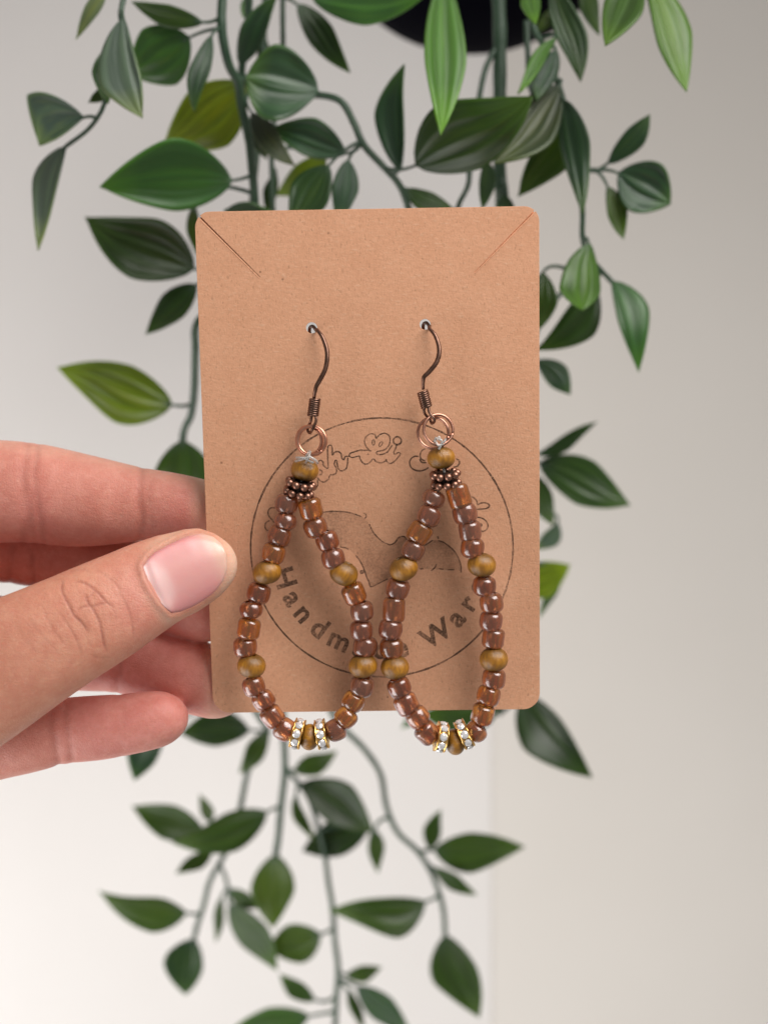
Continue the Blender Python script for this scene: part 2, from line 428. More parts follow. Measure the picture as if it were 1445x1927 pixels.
# the stamp: everything below is traced in the card's own plane
def ribbon(pts, w, closed=False, jit=0.25):
    pts = [Vector(p) for p in pts]; n = len(pts); V = []
    for i in range(n):
        a = pts[(i - 1) % n] if (closed or i) else pts[i]; b = pts[(i + 1) % n] if (closed or i < n - 1) else pts[i]
        t = (b - a); t = t.normalized() if t.length > 1e-6 else Vector((1, 0))
        nn = Vector((-t.y, t.x)); ww = w * (1 + jit * mnoise((pts[i].x * 0.09, pts[i].y * 0.09, 0)))
        V += [pts[i] + nn * ww / 2, pts[i] - nn * ww / 2]
    F = [(2 * i, 2 * i + 1, 2 * ((i + 1) % n) + 1, 2 * ((i + 1) % n)) for i in range(n if closed else n - 1)]
    return V, F
def print_mesh(name, parts, mat, h0=0.000012):
    V, F = [], []
    for k, (v, f) in enumerate(parts):
        b = len(V)
        for p in v:
            q = loc(p[0], p[1]); V.append((q.x, q.y, h0 + k * 0.0000012))
        F += [tuple(b + i for i in t) for t in f]
    me = mesh(name, V, F, False)
    return obj(name, me, mat, card)
sc0 = Vector((718.5, 1030)); SR = (246.5, 243.5)
ring = [(sc0.x + SR[0] * math.cos(a), sc0.y + SR[1] * math.sin(a)) for a in [2 * math.pi * k / 240 for k in range(240)]]
print_mesh('stamp_circle', [ribbon(ring, 3.2, True, 0.6)], INK)
def zz(ox, oy, s, pts): return [(ox + x * s, oy + y * s) for x, y in pts]
Z1 = lambda pts: zz(590, 800, .1246, pts)
Z4 = lambda pts: zz(760, 830, .1246, pts)
Z7 = lambda pts: zz(480, 820, .1246, pts)
strokes = [
 Z1([(870,390),(800,380),(700,380),(610,405),(550,430),(545,470),(590,490),(690,465),(700,500),(740,565),(790,590),(850,565),(900,510),(940,545),(1010,570),(1080,545),(1100,515),(1110,555),(1160,580),(1230,540),(1280,480),(1310,430),(1280,415),(1230,440),(1210,410),(1240,350),(1255,290)]),
 Z1([(850,385),(800,330),(770,260),(785,190),(830,145),(880,130),(930,150),(945,200),(980,160),(1030,130),(1090,125),(1140,160),(1155,220),(1140,300),(1090,360),(1030,385),(960,400),(950,430),(990,445),(1060,435),(1120,400),(1160,340),(1190,300)]),
 Z1([(545,470),(480,475),(460,520),(430,500),(415,430),(370,400),(320,410),(285,450),(285,350),(265,305),(235,305),(215,350),(215,500),(220,650),(150,610),(145,560),(110,530),(70,550)]),
 Z1([(520,490),(510,600),(490,660),(430,690),(385,670),(360,600),(350,540),(330,530),(315,590),(345,650),(345,720),(290,750),(255,750),(220,820),(150,860),(90,830),(60,790)]),
 Z1([(90,670),(130,700),(120,740),(90,745)]),
 Z1([(60,830),(65,900),(30,960),(0,985)]),
 Z4([(320,115),(265,150),(245,210),(260,270),(320,300)]),
 Z4([(225,230),(160,230),(105,270),(85,330),(110,400),(170,440),(250,450),(320,430),(370,400)]),
 Z4([(235,270),(270,320),(340,325)]),
 Z4([(785,265),(830,290),(835,340),(800,380),(750,390)]),
 Z4([(1000,835),(1060,860),(1100,910),(1115,960),(1160,935),(1240,935),(1290,970),(1260,1010),(1180,1025),(1090,1030)]),
 Z4([(1060,1155),(1150,1155),(1220,1190),(1265,1260),(1250,1330),(1190,1365),(1160,1350)]),
 Z4([(1150,1250),(1175,1262),(1165,1285),(1145,1275)]),
 Z7([(320,1090),(240,1090),(200,1140),(210,1210),(260,1270),(290,1310)]),
 Z7([(220,1280),(160,1320),(155,1390),(190,1430),(240,1440)]),
]
parts = [ribbon([tuple(q) for q in catmull(s, len(s) * 5)], 2.7, False, 0.3) for s in strokes]
def ellipse(cx, cy, rx, ry, rot=0, n=24):
    return [(cx + rx * math.cos(a) * math.cos(rot) - ry * math.sin(a) * math.sin(rot), cy + rx * math.cos(a) * math.sin(rot) + ry * math.sin(a) * math.cos(rot)) for a in [2 * math.pi * k / n for k in range(n)]]
for (ex, ey, rx, ry, ro, wd) in ((1265,235,60,60,0,3.2),(905,260,18,42,0,2.0),(1015,285,20,42,.5,2.0),(825,440,9,9,0,1.6)):
    c_ = Z1([(ex, ey)])[0]
    parts.append(ribbon(ellipse(c_[0], c_[1], rx * .1246, ry * .1246, ro), wd, True))
script_word = print_mesh('stamp_script_lettering', parts, INK)
script_word['label'] = 'outlined cursive lettering round the top of the stamp'
# block letters
fc = {}
for ch in set('HandmadeWares'):
    fo = bpy.data.curves.new('f', 'FONT'); fo.body = ch; fo.size = 1; fo.align_x = 'CENTER'; fo.offset = 0.028; fo.resolution_u = 4
    t = bpy.data.objects.new('t', fo); C.objects.link(t)
    dg = bpy.context.evaluated_depsgraph_get(); dg.update()
    me = bpy.data.meshes.new_from_object(t.evaluated_get(dg))
    fc[ch] = ([(v.co.x, v.co.y) for v in me.vertices], [tuple(p.vertices) for p in me.polygons])
    bpy.data.objects.remove(t); bpy.data.meshes.remove(me)
capH = max(y for x, y in fc['H'][0])
SZ = 38.0 / capH
word = [('H',162.5),('a',150.2),('n',139.7),('d',127.5),('m',114.5),('a',102.5),('d',90.8),('e',79.2),
        ('W',57.9),('a',43.6),('r',33.2),('e',22.5),('s',11.5)]
for ch, ang in word:
    th = R(ang); out_ = Vector((math.cos(th), math.sin(th)))     # outwards (y down)
    right = Vector((out_.y, -out_.x))
    V, F = fc[ch]
    V2 = [sc0 + out_ * (209 - y * SZ) + right * x * SZ * 1.02 for x, y in V]
    print_mesh('printed_letter', [(V2, F)], INK)
emb = [(607,964),(625,962),(650,963),(670,968),(680,972),(687,975),(695,986),(703,1002),(716,1016),(726,1022),(735,1025),(743,1021),(751,1011),(761,1010),(768,1020),(782,1030),(798,1027),(814,1016.5),(824,1017),(834,1020),(844,1027),(853,1035),(861,1046.5),(866.6,1063),(867.6,1077),(862,1072),(855,1072),(839,1073),(818,1071),(792,1071),(770,1068),(748,1080),(732,1087),(712,1097),(698,1104),(692,1091),(686,1073),(680,1058),(668.5,1045),(660,1036),(642,1030),(620,1025),(605,1015),(598,990)]
bm = bmesh.new(); vs = [bm.verts.new((*p, 0)) for p in emb]; f = bm.faces.new(vs); bmesh.ops.triangulate(bm, faces=[f])
bm.verts.index_update()
EV = [(v.co.x, v.co.y) for v in bm.verts]; EF = [tuple(v.index for v in f.verts) for f in bm.faces]; bm.free()
print_mesh('stamp_emblem', [(EV, EF)], INK2)
lines = [emb[0:5], [(683,966),(688,967),(689,973),(686,975)], emb[6:12], emb[11:15], [(755,1009),(762,1010)], emb[16:18], emb[18:25], [(823,1009),(825,1014)],
         [(669,1045),(675,1052),(683,1066),(690,1086),(694,1094),(698,1104),(712,1098),(730,1089)], [(640,1029),(650,1031),(656,1034)], [(811,1074),(818,1068),(821,1061)], [(826,1070),(834,1071)], [(842,1072),(855,1072)], [(790,1071),(797,1070)]]
pp = [ribbon([tuple(q) for q in catmull(s, len(s) * 4)], 2.3, False, 0.5) for s in lines]
pp.append(ribbon(ellipse(681, 1076, 2.6, 2.2), 3.0, True))
print_mesh('emblem_outline', pp, INK, 0.00003)

# ------------------------------------------------------------------ the two earrings
def bead_profile(a, n=5, hole=0.24, L=0.5, rc=0.30):
    """outer radius .5, length 2L, corner radius rc"""
    pr = [(hole, -L + 0.05), (hole + 0.05, -L)]
    for k in range(n + 1):
        t = math.pi / 2 * k / n; pr.append((0.5 - rc + rc * math.sin(t), -L + rc - rc * math.cos(t)))
    pr.append((0.5 + a, 0))
    for k in range(n + 1):
        t = math.pi / 2 * k / n; pr.append((0.5 - rc + rc * math.cos(t), L - rc + rc * math.sin(t)))
    pr += [(hole + 0.05, L), (hole, L - 0.05)]
    return pr
random.seed(7)
bead_me = []
for k, (L, rc, a) in enumerate(((0.42, 0.28, 0.01), (0.44, 0.22, 0.0), (0.36, 0.30, 0.012), (0.54, 0.22, 0.0))):
    V, F = lathe(bead_profile(a, 5, 0.22, L, rc), 28, True)
    V2 = []
    for (x, y, z) in V:
        q = 1 + 0.05 * mnoise((x * 2 + k * 7, y * 2, z * 2)); V2.append((x * q, y * q, z * (1 + 0.05 * mnoise((x * 3, y * 3, k * 5.)))))
    for gi in range(3):
        me = mesh('glass_bead', V2, F); me.materials.append(GLASS[gi]); bead_me.append(me)
pr = [(0.13, -0.36), (0.16, -0.40)] + [(0.5 * math.sin(t) ** 0.8 if t < math.pi / 2 else 0.5 * math.sin(t) ** 0.8, -0.41 * math.cos(t)) for t in [math.pi * (0.14 + 0.72 * k / 14) for k in range(15)]] + [(0.16, 0.40), (0.13, 0.36)]
V, F = lathe(pr, 32, True); wood_me = mesh('wooden_bead', V, F); wood_me.materials.append(WOOD)
V, F = [], []
bm = bmesh.new(); bmesh.ops.create_icosphere(bm, subdivisions=3, radius=0.5); ball_me = bpy.data.meshes.new('ball'); bm.to_mesh(ball_me); bm.free()
for p_ in ball_me.polygons: p_.use_smooth = True
ball_me.materials.append(BRONZE)
# crystal: square cushion with facets, point outwards (+z)
def stone_mesh():
    V = []; F = []
    for (r, z, n, off) in ((0.50, 0.0, 8, 0), (0.46, 0.16, 8, 0.39), (0.24, 0.30, 8, 0)):
        for j in range(n):
            a = 2 * math.pi * j / n + off; V.append((r * math.cos(a), r * math.sin(a), z))
    V.append((0, 0, 0.31)); V.append((0, 0, -0.3))
    for j in range(8):
        k = (j + 1) % 8
        F += [(j, k, 8 + j), (k, 8 + k, 8 + j), (8 + j, 8 + k, 16 + k), (8 + j, 16 + k, 16 + j), (16 + j, 16 + k, 24), (k, j, 25)]
    return mesh('rhinestone', V, F, False)
stone_me = stone_mesh(); stone_me.materials.append(STONE)

def lift(py): return 0.0030 + 0.0026 * max(0, min(1, (py - 700) / 700.0))
def hp(px, py, extra=0.0): return on_card(px, py, lift(py) + extra)
def place(name, me, M, parent):
    o = bpy.data.objects.new(name, me); C.objects.link(o); o.parent = parent; o.matrix_local = parent.matrix_world.inverted() @ M
    return o

def make_earring(spec, label):
    top = spec['chainL'][0]
    root = empty('earring', on_card(*spec['hole'], 0.001)); bpy.context.view_layer.update()
    root.matrix_world = Matrix.Translation(on_card(*spec['hole'], 0.001))
    Mi = Matrix.Translation(-on_card(*spec['hole'], 0.001))
    tag(root, label, 'earring', 'pair of beaded drop earrings hooked on the card')
    pm = px_m(0)
    def part(name, VF, mat, parent=root, smooth=True):
        me = mesh(name, [Mi @ Vector(v) for v in VF[0]], VF[1], smooth)
        return obj(name, me, mat, parent)
    # hook: front run traced, then the bend through the hole and the tail behind the card
    hk = spec['hook']
    hx, hy = spec['hole']
    pts = []
    back = [(hx - 6, hy + 150, -0.0030), (hx - 5, hy + 90, -0.0034), (hx - 2, hy + 30, -0.0034), (hx - 4, hy + 2, -0.0030), (hx + 2, hy - 4, -0.0020), (hx + 8, hy + 3, -0.0009), (hx + 8, hy + 3, 0.0003)]
    for b in back: pts.append(tuple(on_card(*b)))
    for k, (x, y) in enumerate(hk):
        t = k / (len(hk) - 1); pts.append(tuple(on_card(x, y, 0.0012 + (lift(750) - 0.0012) * min(1, t * 1.4) + 0.0012 * math.sin(math.pi * t))))
    nb = len(back)
    P3 = np.array(pts)
    # resample
    S = []
    ext = np.vstack([2 * P3[0] - P3[1], P3, 2 * P3[-1] - P3[-2]])
    for i in range(len(P3) - 1):
        for t in np.linspace(0, 1, 7)[:-1]:
            p0, p1, p2, p3 = ext[i], ext[i + 1], ext[i + 2], ext[i + 3]
            S.append(0.5 * (2 * p1 + (p2 - p0) * t + (2 * p0 - 5 * p1 + 4 * p2 - p3) * t * t + (3 * p1 - p0 - 3 * p2 + p3) * t ** 3))
    S.append(P3[-1])
    n = len(S); rads = []
    for i in range(n):
        q = i / (n - 1); w = 3.2
        tt = (i / 6.0 - nb) / (len(hk) - 1)
        if 0.05 < tt < 0.85: w += 1.3 * math.sin(math.pi * (tt - 0.05) / 0.8) ** 0.7
        rads.append(w * pm)
    hook = part('ear_hook', tube(S, rads, 12), COPPER_D)
    # small eye below the coil, round the rings
    ex, ey = spec['eye']; c0 = spec['coil_end']
    eye = [on_card(c0[0] - 3, c0[1] - 6, lift(760) + 0.0004), on_card(c0[0] - 5, c0[1] + 8, lift(760) + 0.0002), on_card(ex - 5, ey - 8, lift(780) - 0.0009),
           on_card(ex - 1, ey, lift(780) - 0.0004), on_card(ex + 4, ey - 7, lift(780) + 0.0009), on_card(c0[0] + 5, c0[1] + 8, lift(760) + 0.0008), on_card(c0[0] + 3, c0[1] - 6, lift(760) + 0.0004)]
    E = []
    A = np.array([tuple(p) for p in eye]); ext = np.vstack([2 * A[0] - A[1], A, 2 * A[-1] - A[-2]])
    for i in range(len(A) - 1):
        for t in np.linspace(0, 1, 7)[:-1]:
            p0, p1, p2, p3 = ext[i], ext[i + 1], ext[i + 2], ext[i + 3]
            E.append(0.5 * (2 * p1 + (p2 - p0) * t + (2 * p0 - 5 * p1 + 4 * p2 - p3) * t * t + (3 * p1 - p0 - 3 * p2 + p3) * t ** 3))
    part('hook_eye', tube(E, 2.7 * pm, 10), COPPER_D)
    # coil
    a, b = Vector(hp(*spec['coil'][0])), Vector(hp(*spec['coil'][1]))
    ax = (b - a).normalized(); u = ax.cross(Vector((0, 1, 0))).normalized(); w_ = ax.cross(u)
    H = []; turns = 7.5
    for i in range(int(turns * 16) + 1):
        t = i / (turns * 16); an = 2 * math.pi * i / 16
        H.append(a + (b - a) * t + (u * math.cos(an) + w_ * math.sin(an)) * 8.6 * pm)
    cm = mesh('wire_coil', [Mi @ v for v in (lambda q: [Vector(x) for x in q[0]])(tube(H, 2.45 * pm, 9))], tube(H, 2.45 * pm, 9)[1])
    obj('wire_coil', cm, COPPER_D, hook)
    # jump rings
    for (rx, ry, r, yaw, pit, dz, wr) in spec['rings']:
        c_ = on_card(rx, ry, lift(ry) + dz); pts = []
        M = Matrix.Rotation(R(yaw), 3, 'Z') @ Matrix.Rotation(R(pit), 3, 'X')
        gap = spec.get('gap', 0.65)
        for k in range(57):
            an = gap + (2 * math.pi - 0.035) * k / 56
            pts.append(c_ + M @ Vector((math.cos(an) * r * pm, 0, math.sin(an) * r * pm)))
        part('jump_ring', tube(pts, wr * pm, 12), spec['ringmat'])
    # copper daisy spacer: two rows of balls round a dark core
    (sx, sy, srot) = spec['spacer']; c_ = Vector(hp(sx, sy))
    ax = Vector((math.sin(R(srot)), 0, math.cos(R(srot))))      # image up, rotated
    ax = (ax - cn * ax.dot(cn)).normalized()
    ax = (ax + cn * 0.14).normalized()
    V, F = lathe([(0.12, -1), (0.72, -1), (0.80, -0.75), (0.62, 0), (0.80, 0.75), (0.72, 1), (0.12, 1)], 24, True)
    M = frame(c_, ax, 0, (26 * pm * .84, 26 * pm * .84, 13.0 * pm))
    core = part('spacer_bead', ([M @ Vector(v) for v in V], F), COPPER_BODY)
    sq = Vector(ax).to_track_quat('Z', 'Y')
    for row in (-1, 1):
        for k in range(9):
            an = 2 * math.pi * (k + (0.25 if row > 0 else 0.0) + spec['ballphase']) / 9
            pos = c_ + sq @ Vector((math.cos(an) * 22.5 * pm, math.sin(an) * 22.5 * pm, row * 8.6 * pm))
            o = bpy.data.objects.new('ball', ball_me); C.objects.link(o); o.parent = core
            o.matrix_local = Mi @ frame(pos, ax, 0, (14.6 * pm, 14.6 * pm, 14.6 * pm))
    # beads along each strand
    def strand(lst, side):
        n = len(lst); P3 = [Vector(hp(x, y, 0.0002 * math.sin(i * 2.1 + side))) for i, (x, y, *_) in enumerate(lst)]
        for i, it in enumerate(lst):
            x, y, kind = it[:3]
            a = P3[i - 1] if i else P3[i]; b = P3[i + 1] if i < n - 1 else P3[i]
            ax = (b - a).normalized()
            if len(it) > 3 and it[3] is not None:
                an = R(it[3]); ax = Vector((math.sin(an), 0, -math.cos(an)))      # degrees from straight down, + to the right
                ax = (ax - cn * ax.dot(cn)).normalized()
            ax = (ax + Vector((random.uniform(-.07, .07), random.uniform(-.12, .12), random.uniform(-.05, .05)))).normalized()
            if kind == 'w':
                place('wooden_bead', wood_me, frame(P3[i], ax, random.uniform(0, 6), (54 * pm, 54 * pm, 54 * pm)), root)
            elif kind == 't':
                place('wooden_bead', wood_me, frame(P3[i], ax, random.uniform(0, 6), (50 * pm, 50 * pm, 44 * pm)), root)
            elif kind == 'r':
                rondelle(P3[i], ax)
            else:
                shp = {'n': 0, 'b': 1, 's': 2, 'l': 3}[kind[0]]; gi = int(kind[1]) if len(kind) > 1 else 0
                s = (43.5 + random.uniform(-1.5, 1.5)) * pm
                place('glass_bead', bead_me[shp * 3 + gi], frame(P3[i], ax, random.uniform(0, 6), (s, s, s)), root)
        return P3
    def rondelle(c, ax):
        V, F = lathe([(0.30, -1), (0.90, -1), (1.0, -0.9), (1.0, -0.75), (0.86, -0.6), (0.86, 0.6), (1.0, 0.75), (1.0, 0.9), (0.90, 1), (0.30, 1)], 36, True)
        V2 = []
        for (x, y, z) in V:
            r = math.hypot(x, y); an = math.atan2(y, x); k = 1 + (0.025 * math.cos(9 * an) if r > 0.8 else 0)
            V2.append((x * k, y * k, z * (1 + (0.08 * math.cos(9 * an) if r > 0.8 else 0))))
        M = frame(c, ax, 0, (28.5 * pm, 28.5 * pm, 10.0 * pm))
        body = part('rhinestone_spacer', ([M @ Vector(v) for v in V2], F), GOLD)
        q = Vector(ax).to_track_quat('Z', 'Y')
        for k in range(9):
            an = 2 * math.pi * (k + 0.3) / 9
            dr = q @ Vector((math.cos(an), math.sin(an), 0))
            o = bpy.data.objects.new('rhinestone', stone_me); C.objects.link(o); o.parent = body
            o.matrix_local = Mi @ frame(c + dr * 24.5 * pm, dr, 0.39 + k, (16.5 * pm, 16.5 * pm, 17.5 * pm))
    Lp = strand(spec['chainL'], 0); Rp = strand(spec['chainR'], 1); Bp = strand(spec['bottom'], 2)
    wx, wy, wt = spec['topwood']
    ax = Vector((math.sin(R(wt)), 0, -math.cos(R(wt))))
    place('wooden_bead', wood_me, frame(hp(wx, wy), ax, 1.3, (52 * pm, 52 * pm, 50 * pm)), root)
    tp = [hp(wx + 9, wy - 36, 0.0001), hp(wx + 6, wy - 30, 0.0009), hp(wx, wy - 22), hp(wx, wy), c_] + Lp + Bp + Rp[::-1] + [c_, hp(wx + 1, wy), hp(wx + 1, wy - 22), hp(wx + 5, wy - 30, -0.0009), hp(wx + 9, wy - 36, -0.0001)]
    part('thread', tube(tp, 2.6 * pm, 6), THREAD)
    kn = part('thread_knot', tube([hp(*p[:2], p[2]) for p in spec['knot']], spec.get('kr', 2.6) * pm, 8), THREAD)
    for kk in spec.get('knot2', []):
        part('thread_knot', tube([hp(*p[:2], p[2]) for p in kk], 2.3 * pm, 8), THREAD)
    return root

E1 = dict(hole=(586.5, 618), hook=[(597,621.5),(607,635),(615.5,662),(613,692),(601,717),(595.5,727),(592,742),(591,752)],
  coil=((593, 751), (589, 782)), coil_end=(590, 784), eye=(584, 815), ringmat=COPPER_B,
  rings=[(587, 829, 26.5, -14, 4, 0.0005, 3.3), (582, 829, 26.0, -26, 6, -0.0007, 3.3)], gap=-0.75,
  spacer=(564, 918, 14), ballphase=0.05, topwood=(573.5, 885, -12),
  knot=[(556,868,.0021),(570,864,.0026),(584,860,.0030),(594,866,.0024),(598,872,.002)],
  knot2=[[(557,861,.0022),(572,862,.0028),(590,871,.0026)], [(584,850,.0016),(580,862,.0030),(576,870,.0022)]],
  chainL=[(539,948,'n2',-8),(537.5,981,'s2',-4),(526,1008,'n0',-18),(514.7,1041,'n1',-14),(502.7,1077,'w',10),(487,1116,'n0',-14),(473,1147,'s0',8),(468.4,1183,'b1',-6),(462,1217,'n0',3),(473.6,1252.7,'w',-4),(478,1291,'n0',18),(496.5,1317.5,'n0',30),(513,1348.5,'b0',33),(536,1373,'n0',52)],
  chainR=[(584.7,957,'b1',14),(594,992,'n0',18),(616,1018,'n0',24),(627,1051,'n2',10),(647,1079,'w',-22),(666.5,1117,'b1',22),(681,1150,'n2',6),(680,1186,'n2',2),(687.4,1217,'n2',-6),(683,1253,'w',4),(681,1291,'n2',-18),(664.6,1320,'n1',-28),(651,1350,'n1',-42),(631.5,1374,'n2',-64)],
  bottom=[(560,1381,'r',77),(582.5,1387,'t',88),(605.5,1382,'r',102)])
E2 = dict(hole=(800, 611.5), hook=[(808,618.4),(819,632),(826.3,657),(822,680),(808,699),(798,709),(796,720),(796,732)],
  coil=((795, 737), (802.5, 766)), coil_end=(803, 768), eye=(813.5, 797), ringmat=COPPER,
  rings=[(815, 814.5, 28.5, -10, 5, -0.0003, 3.0), (824.5, 808.5, 28.0, 16, -4, 0.0006, 3.0)], gap=-0.2,
  spacer=(838, 901, -6), ballphase=0.3, topwood=(829.8, 862, 4),
  knot=[(815,835,.0012),(820,824,.0016),(830,828,.0020),(834,836,.0014),(824,838,.0024),(818,829,.0014),(826,822,.001),(832,832,.0012),(826,845,.0022)], kr=2.4,
  chainL=[(815.6,938,'s2',-20),(807,970.6,'n2',-22),(788.6,1002.8,'b1',-32),(777,1036,'n2',-22),(759.5,1070,'w',24),(748,1107.6,'n2',-16),(741,1147,'l0',-4),(735,1184,'n2',-2),(736.7,1219,'n0',4),(743,1256,'w',2),(751.5,1293,'n0',22),(765,1325,'b0',24),(786,1349.6,'n0',42),(804,1379,'b0',42)],
  chainR=[(863.4,934,'l1',14),(874.8,966.4,'n2',12),(884,999,'b2',8),(889,1031,'n0',-4),(906,1063,'w',-8),(911,1103,'n0',-2),(924.5,1134.6,'n0',4),(923.6,1168,'n2',-2),(928,1201,'b0',-2),(928.8,1240.6,'w',3),(928.8,1277,'n0',-6),(918.4,1309,'n1',-16),(908,1344,'b1',-14),(896,1376,'s0',-50)],
  bottom=[(829.5,1387,'r',78),(856,1396,'t',98),(873.5,1382,'r',119)])
make_earring(E1, 'left earring nearer the thumb, bead teardrop hanging from one thick overlapping copper ring')
make_earring(E2, 'right earring, bead teardrop hanging from two separate crossed thin copper rings')

# ------------------------------------------------------------------ the hand
def finger(pts, ratio, tipcap, n=46, segs=36, capexp=2.0):
    """pts: (px, py, half width px, Y, ratio) from root to tip. tipcap: px length over which it rounds off"""
    S = catmull([tuple(p) for p in pts], n)
    W = [P(s[0], s[1], s[3]) for s in S]
    L = np.concatenate([[0], np.cumsum([(W[i + 1] - W[i]).length for i in range(n - 1)])])
    tc = tipcap * px_m(0)
    # extra rings in the cap
    ts = [l for l in L if l < L[-1] - tc] + [L[-1] - tc * (1 - math.sin(a)) for a in np.linspace(0, math.pi / 2 * 0.985, 12)]
    V, F = [], []
    for q in ts:
        i = min(np.searchsorted(L, q, 'right') - 1, n - 2); f = (q - L[i]) / (L[i + 1] - L[i])
        s = S[i] * (1 - f) + S[i + 1] * f; c = W[i].lerp(W[i + 1], f)
        k0, k1 = max(i - 1, 0), min(i + 2, n - 1)
        T = (W[k1] - W[k0]).normalized()
        fwd = Vector((0, -1, 0)); fwd = (fwd - T * fwd.dot(T)).normalized(); side = T.cross(fwd)
        hw = s[2] * px_m(s[3])
        if q > L[-1] - tc:
            x = (q - (L[-1] - tc)) / tc; k = max(1 - x ** capexp, 0.0) ** 0.5
        else: k = 1
        for j in range(segs):
            a = 2 * math.pi * j / segs; ca, sa = math.cos(a), math.sin(a)
            V.append(c + side * (hw * k * abs(ca) ** 0.92 * (1 if ca > 0 else -1)) + fwd * (hw * ratio * (k ** 0.9) * abs(sa) ** 0.92 * (1 if sa > 0 else -1)))
    m_ = len(ts)
    for i in range(m_ - 1):
        for j in range(segs):
            F.append((i * segs + j, i * segs + (j + 1) % segs, (i + 1) * segs + (j + 1) % segs, (i + 1) * segs + j))
    F.append(tuple(range(segs))[::-1]); F.append(tuple((m_ - 1) * segs + j for j in range(segs)))
    return V, F
FING = [
 # index
 ([(-1050,1080,50,.034),(-850,1030,95,.032),(-560,960,116,.026),(-300,935,108,.016),(-120,925,102,.0135),(0,925,97,.0125),(60,928,95,.0120),(150,941,88,.0115),(210,946,79,.0102),(265,949,69.5,.0092),(330,952,62,.0076),(388,954,50.5,.0062),(450,958,38,.0050)], .86, 55, 2.0),
 # middle
 ([(-1000,1100,60,.034),(-560,1060,120,.034),(-300,1040,100,.033),(-100,1018,84,.031),(0,1016,80,.029),(150,1046,76,.024),(300,1108,70,.0145),(392,1146,62,.0095),(455,1160,52,.0085)], .82, 60, 2.0),
 # ring
 ([(-1000,1200,60,.034),(-560,1190,120,.034),(-300,1190,100,.032),(-100,1190,82,.029),(20,1204,79,.026),(120,1220,77,.022),(200,1229,73,.018),(225,1233,70,.017),(260,1243,69,.0155),(320,1259,68,.0135),(400,1284,68,.0115),(470,1300,60,.0108)], .84, 66, 2.2),
 # little
 ([(-1050,1290,50,.034),(-850,1310,95,.031),(-560,1335,116,.024),(-300,1370,108,.014),(-100,1396,92,.010),(0,1390,76,.0075),(60,1384,69,.006),(110,1376,63,.0055),(130,1374,61.5,.0052),(200,1368,60,.0045),(280,1357,54,.0042),(354,1343,44,.0046)], .88, 62, 2.3),
 # thumb
 ([(-1400,1330,90,.032),(-1100,1370,180,.024),(-700,1410,222,.010),(-380,1400,190,-.002),(-200,1350,158,-.007),(-60,1288,133,-.0105),(65,1220,114,-.0118),(140,1180,104,-.0112),(195,1151,98.5,-.0100),(250,1121,91,-.0088),(305,1092,84,-.0074),(370,1067,74,-.0062),(447,1052,66,-.0056)], .74, 92, 2.25),
]
V, F = [], []
for pts, ratio, cap, ce in FING:
    v, f = finger(pts, ratio, cap, capexp=ce)
    b = len(V); V += v; F += [tuple(b + i for i in t) for t in f]
# palm and wrist, beyond the left edge
for pts, ratio, cap in (([(-2300,1420,300,.030),(-1900,1370,290,.030),(-1500,1300,330,.030),(-1100,1220,400,.030),(-800,1175,400,.029),(-560,1150,360,.029),(-330,1140,290,.030)], .34, 120),
                        ([(-1800,1340,90,.034),(-1450,1360,190,.026),(-1100,1390,230,.020),(-750,1400,225,.012),(-420,1390,170,.004)], .6, 160)):
    v, f = finger(pts, ratio, cap)
    b = len(V); V += v; F += [tuple(b + i for i in t) for t in f]
hme = mesh('hand_raw', V, F); ho = bpy.data.objects.new('hand_raw', hme); C.objects.link(ho)
md = ho.modifiers.new('r', 'REMESH'); md.mode = 'VOXEL'; md.voxel_size = 0.00046
md = ho.modifiers.new('s', 'SMOOTH'); md.factor = 0.6; md.iterations = 12
dg = bpy.context.evaluated_depsgraph_get(); dg.update()
me = bpy.data.meshes.new_from_object(ho.evaluated_get(dg)); bpy.data.objects.remove(ho)
# finer faces where the creases and the nail are
bm = bmesh.new(); bm.from_mesh(me)
def proj(co):
    d = co.y + D0
    return (co.x / (KPX * d) + 722.5, -co.z / (KPX * d) + 963.5)
sel = set()
for f in bm.faces:
    c_ = f.calc_center_median(); d = c_.y + D0
    if c_.y < 0.0 and f.normal.y < 0.1:
        x, y = c_.x / (KPX * d) + 722.5, -c_.z / (KPX * d) + 963.5
        if 40 < x < 460 and 990 < y < 1300: sel.update(f.edges)
bmesh.ops.subdivide_edges(bm, edges=list(sel), cuts=1, use_grid_fill=True)
bmesh.ops.triangulate(bm, faces=[f for f in bm.faces if len(f.verts) > 4])
me2 = bpy.data.meshes.new('hand'); bm.to_mesh(me2); bm.free(); bpy.data.meshes.remove(me); me = me2
nv = len(me.vertices)
co = np.empty(nv * 3); me.vertices.foreach_get('co', co); co = co.reshape(-1, 3)
no = np.empty(nv * 3); me.vertices.foreach_get('normal', no); no = no.reshape(-1, 3)
dd = co[:, 1] + D0
X = co[:, 0] / (KPX * dd) + 722.5; Yp = -co[:, 2] / (KPX * dd) + 963.5
ismm = KPX * dd
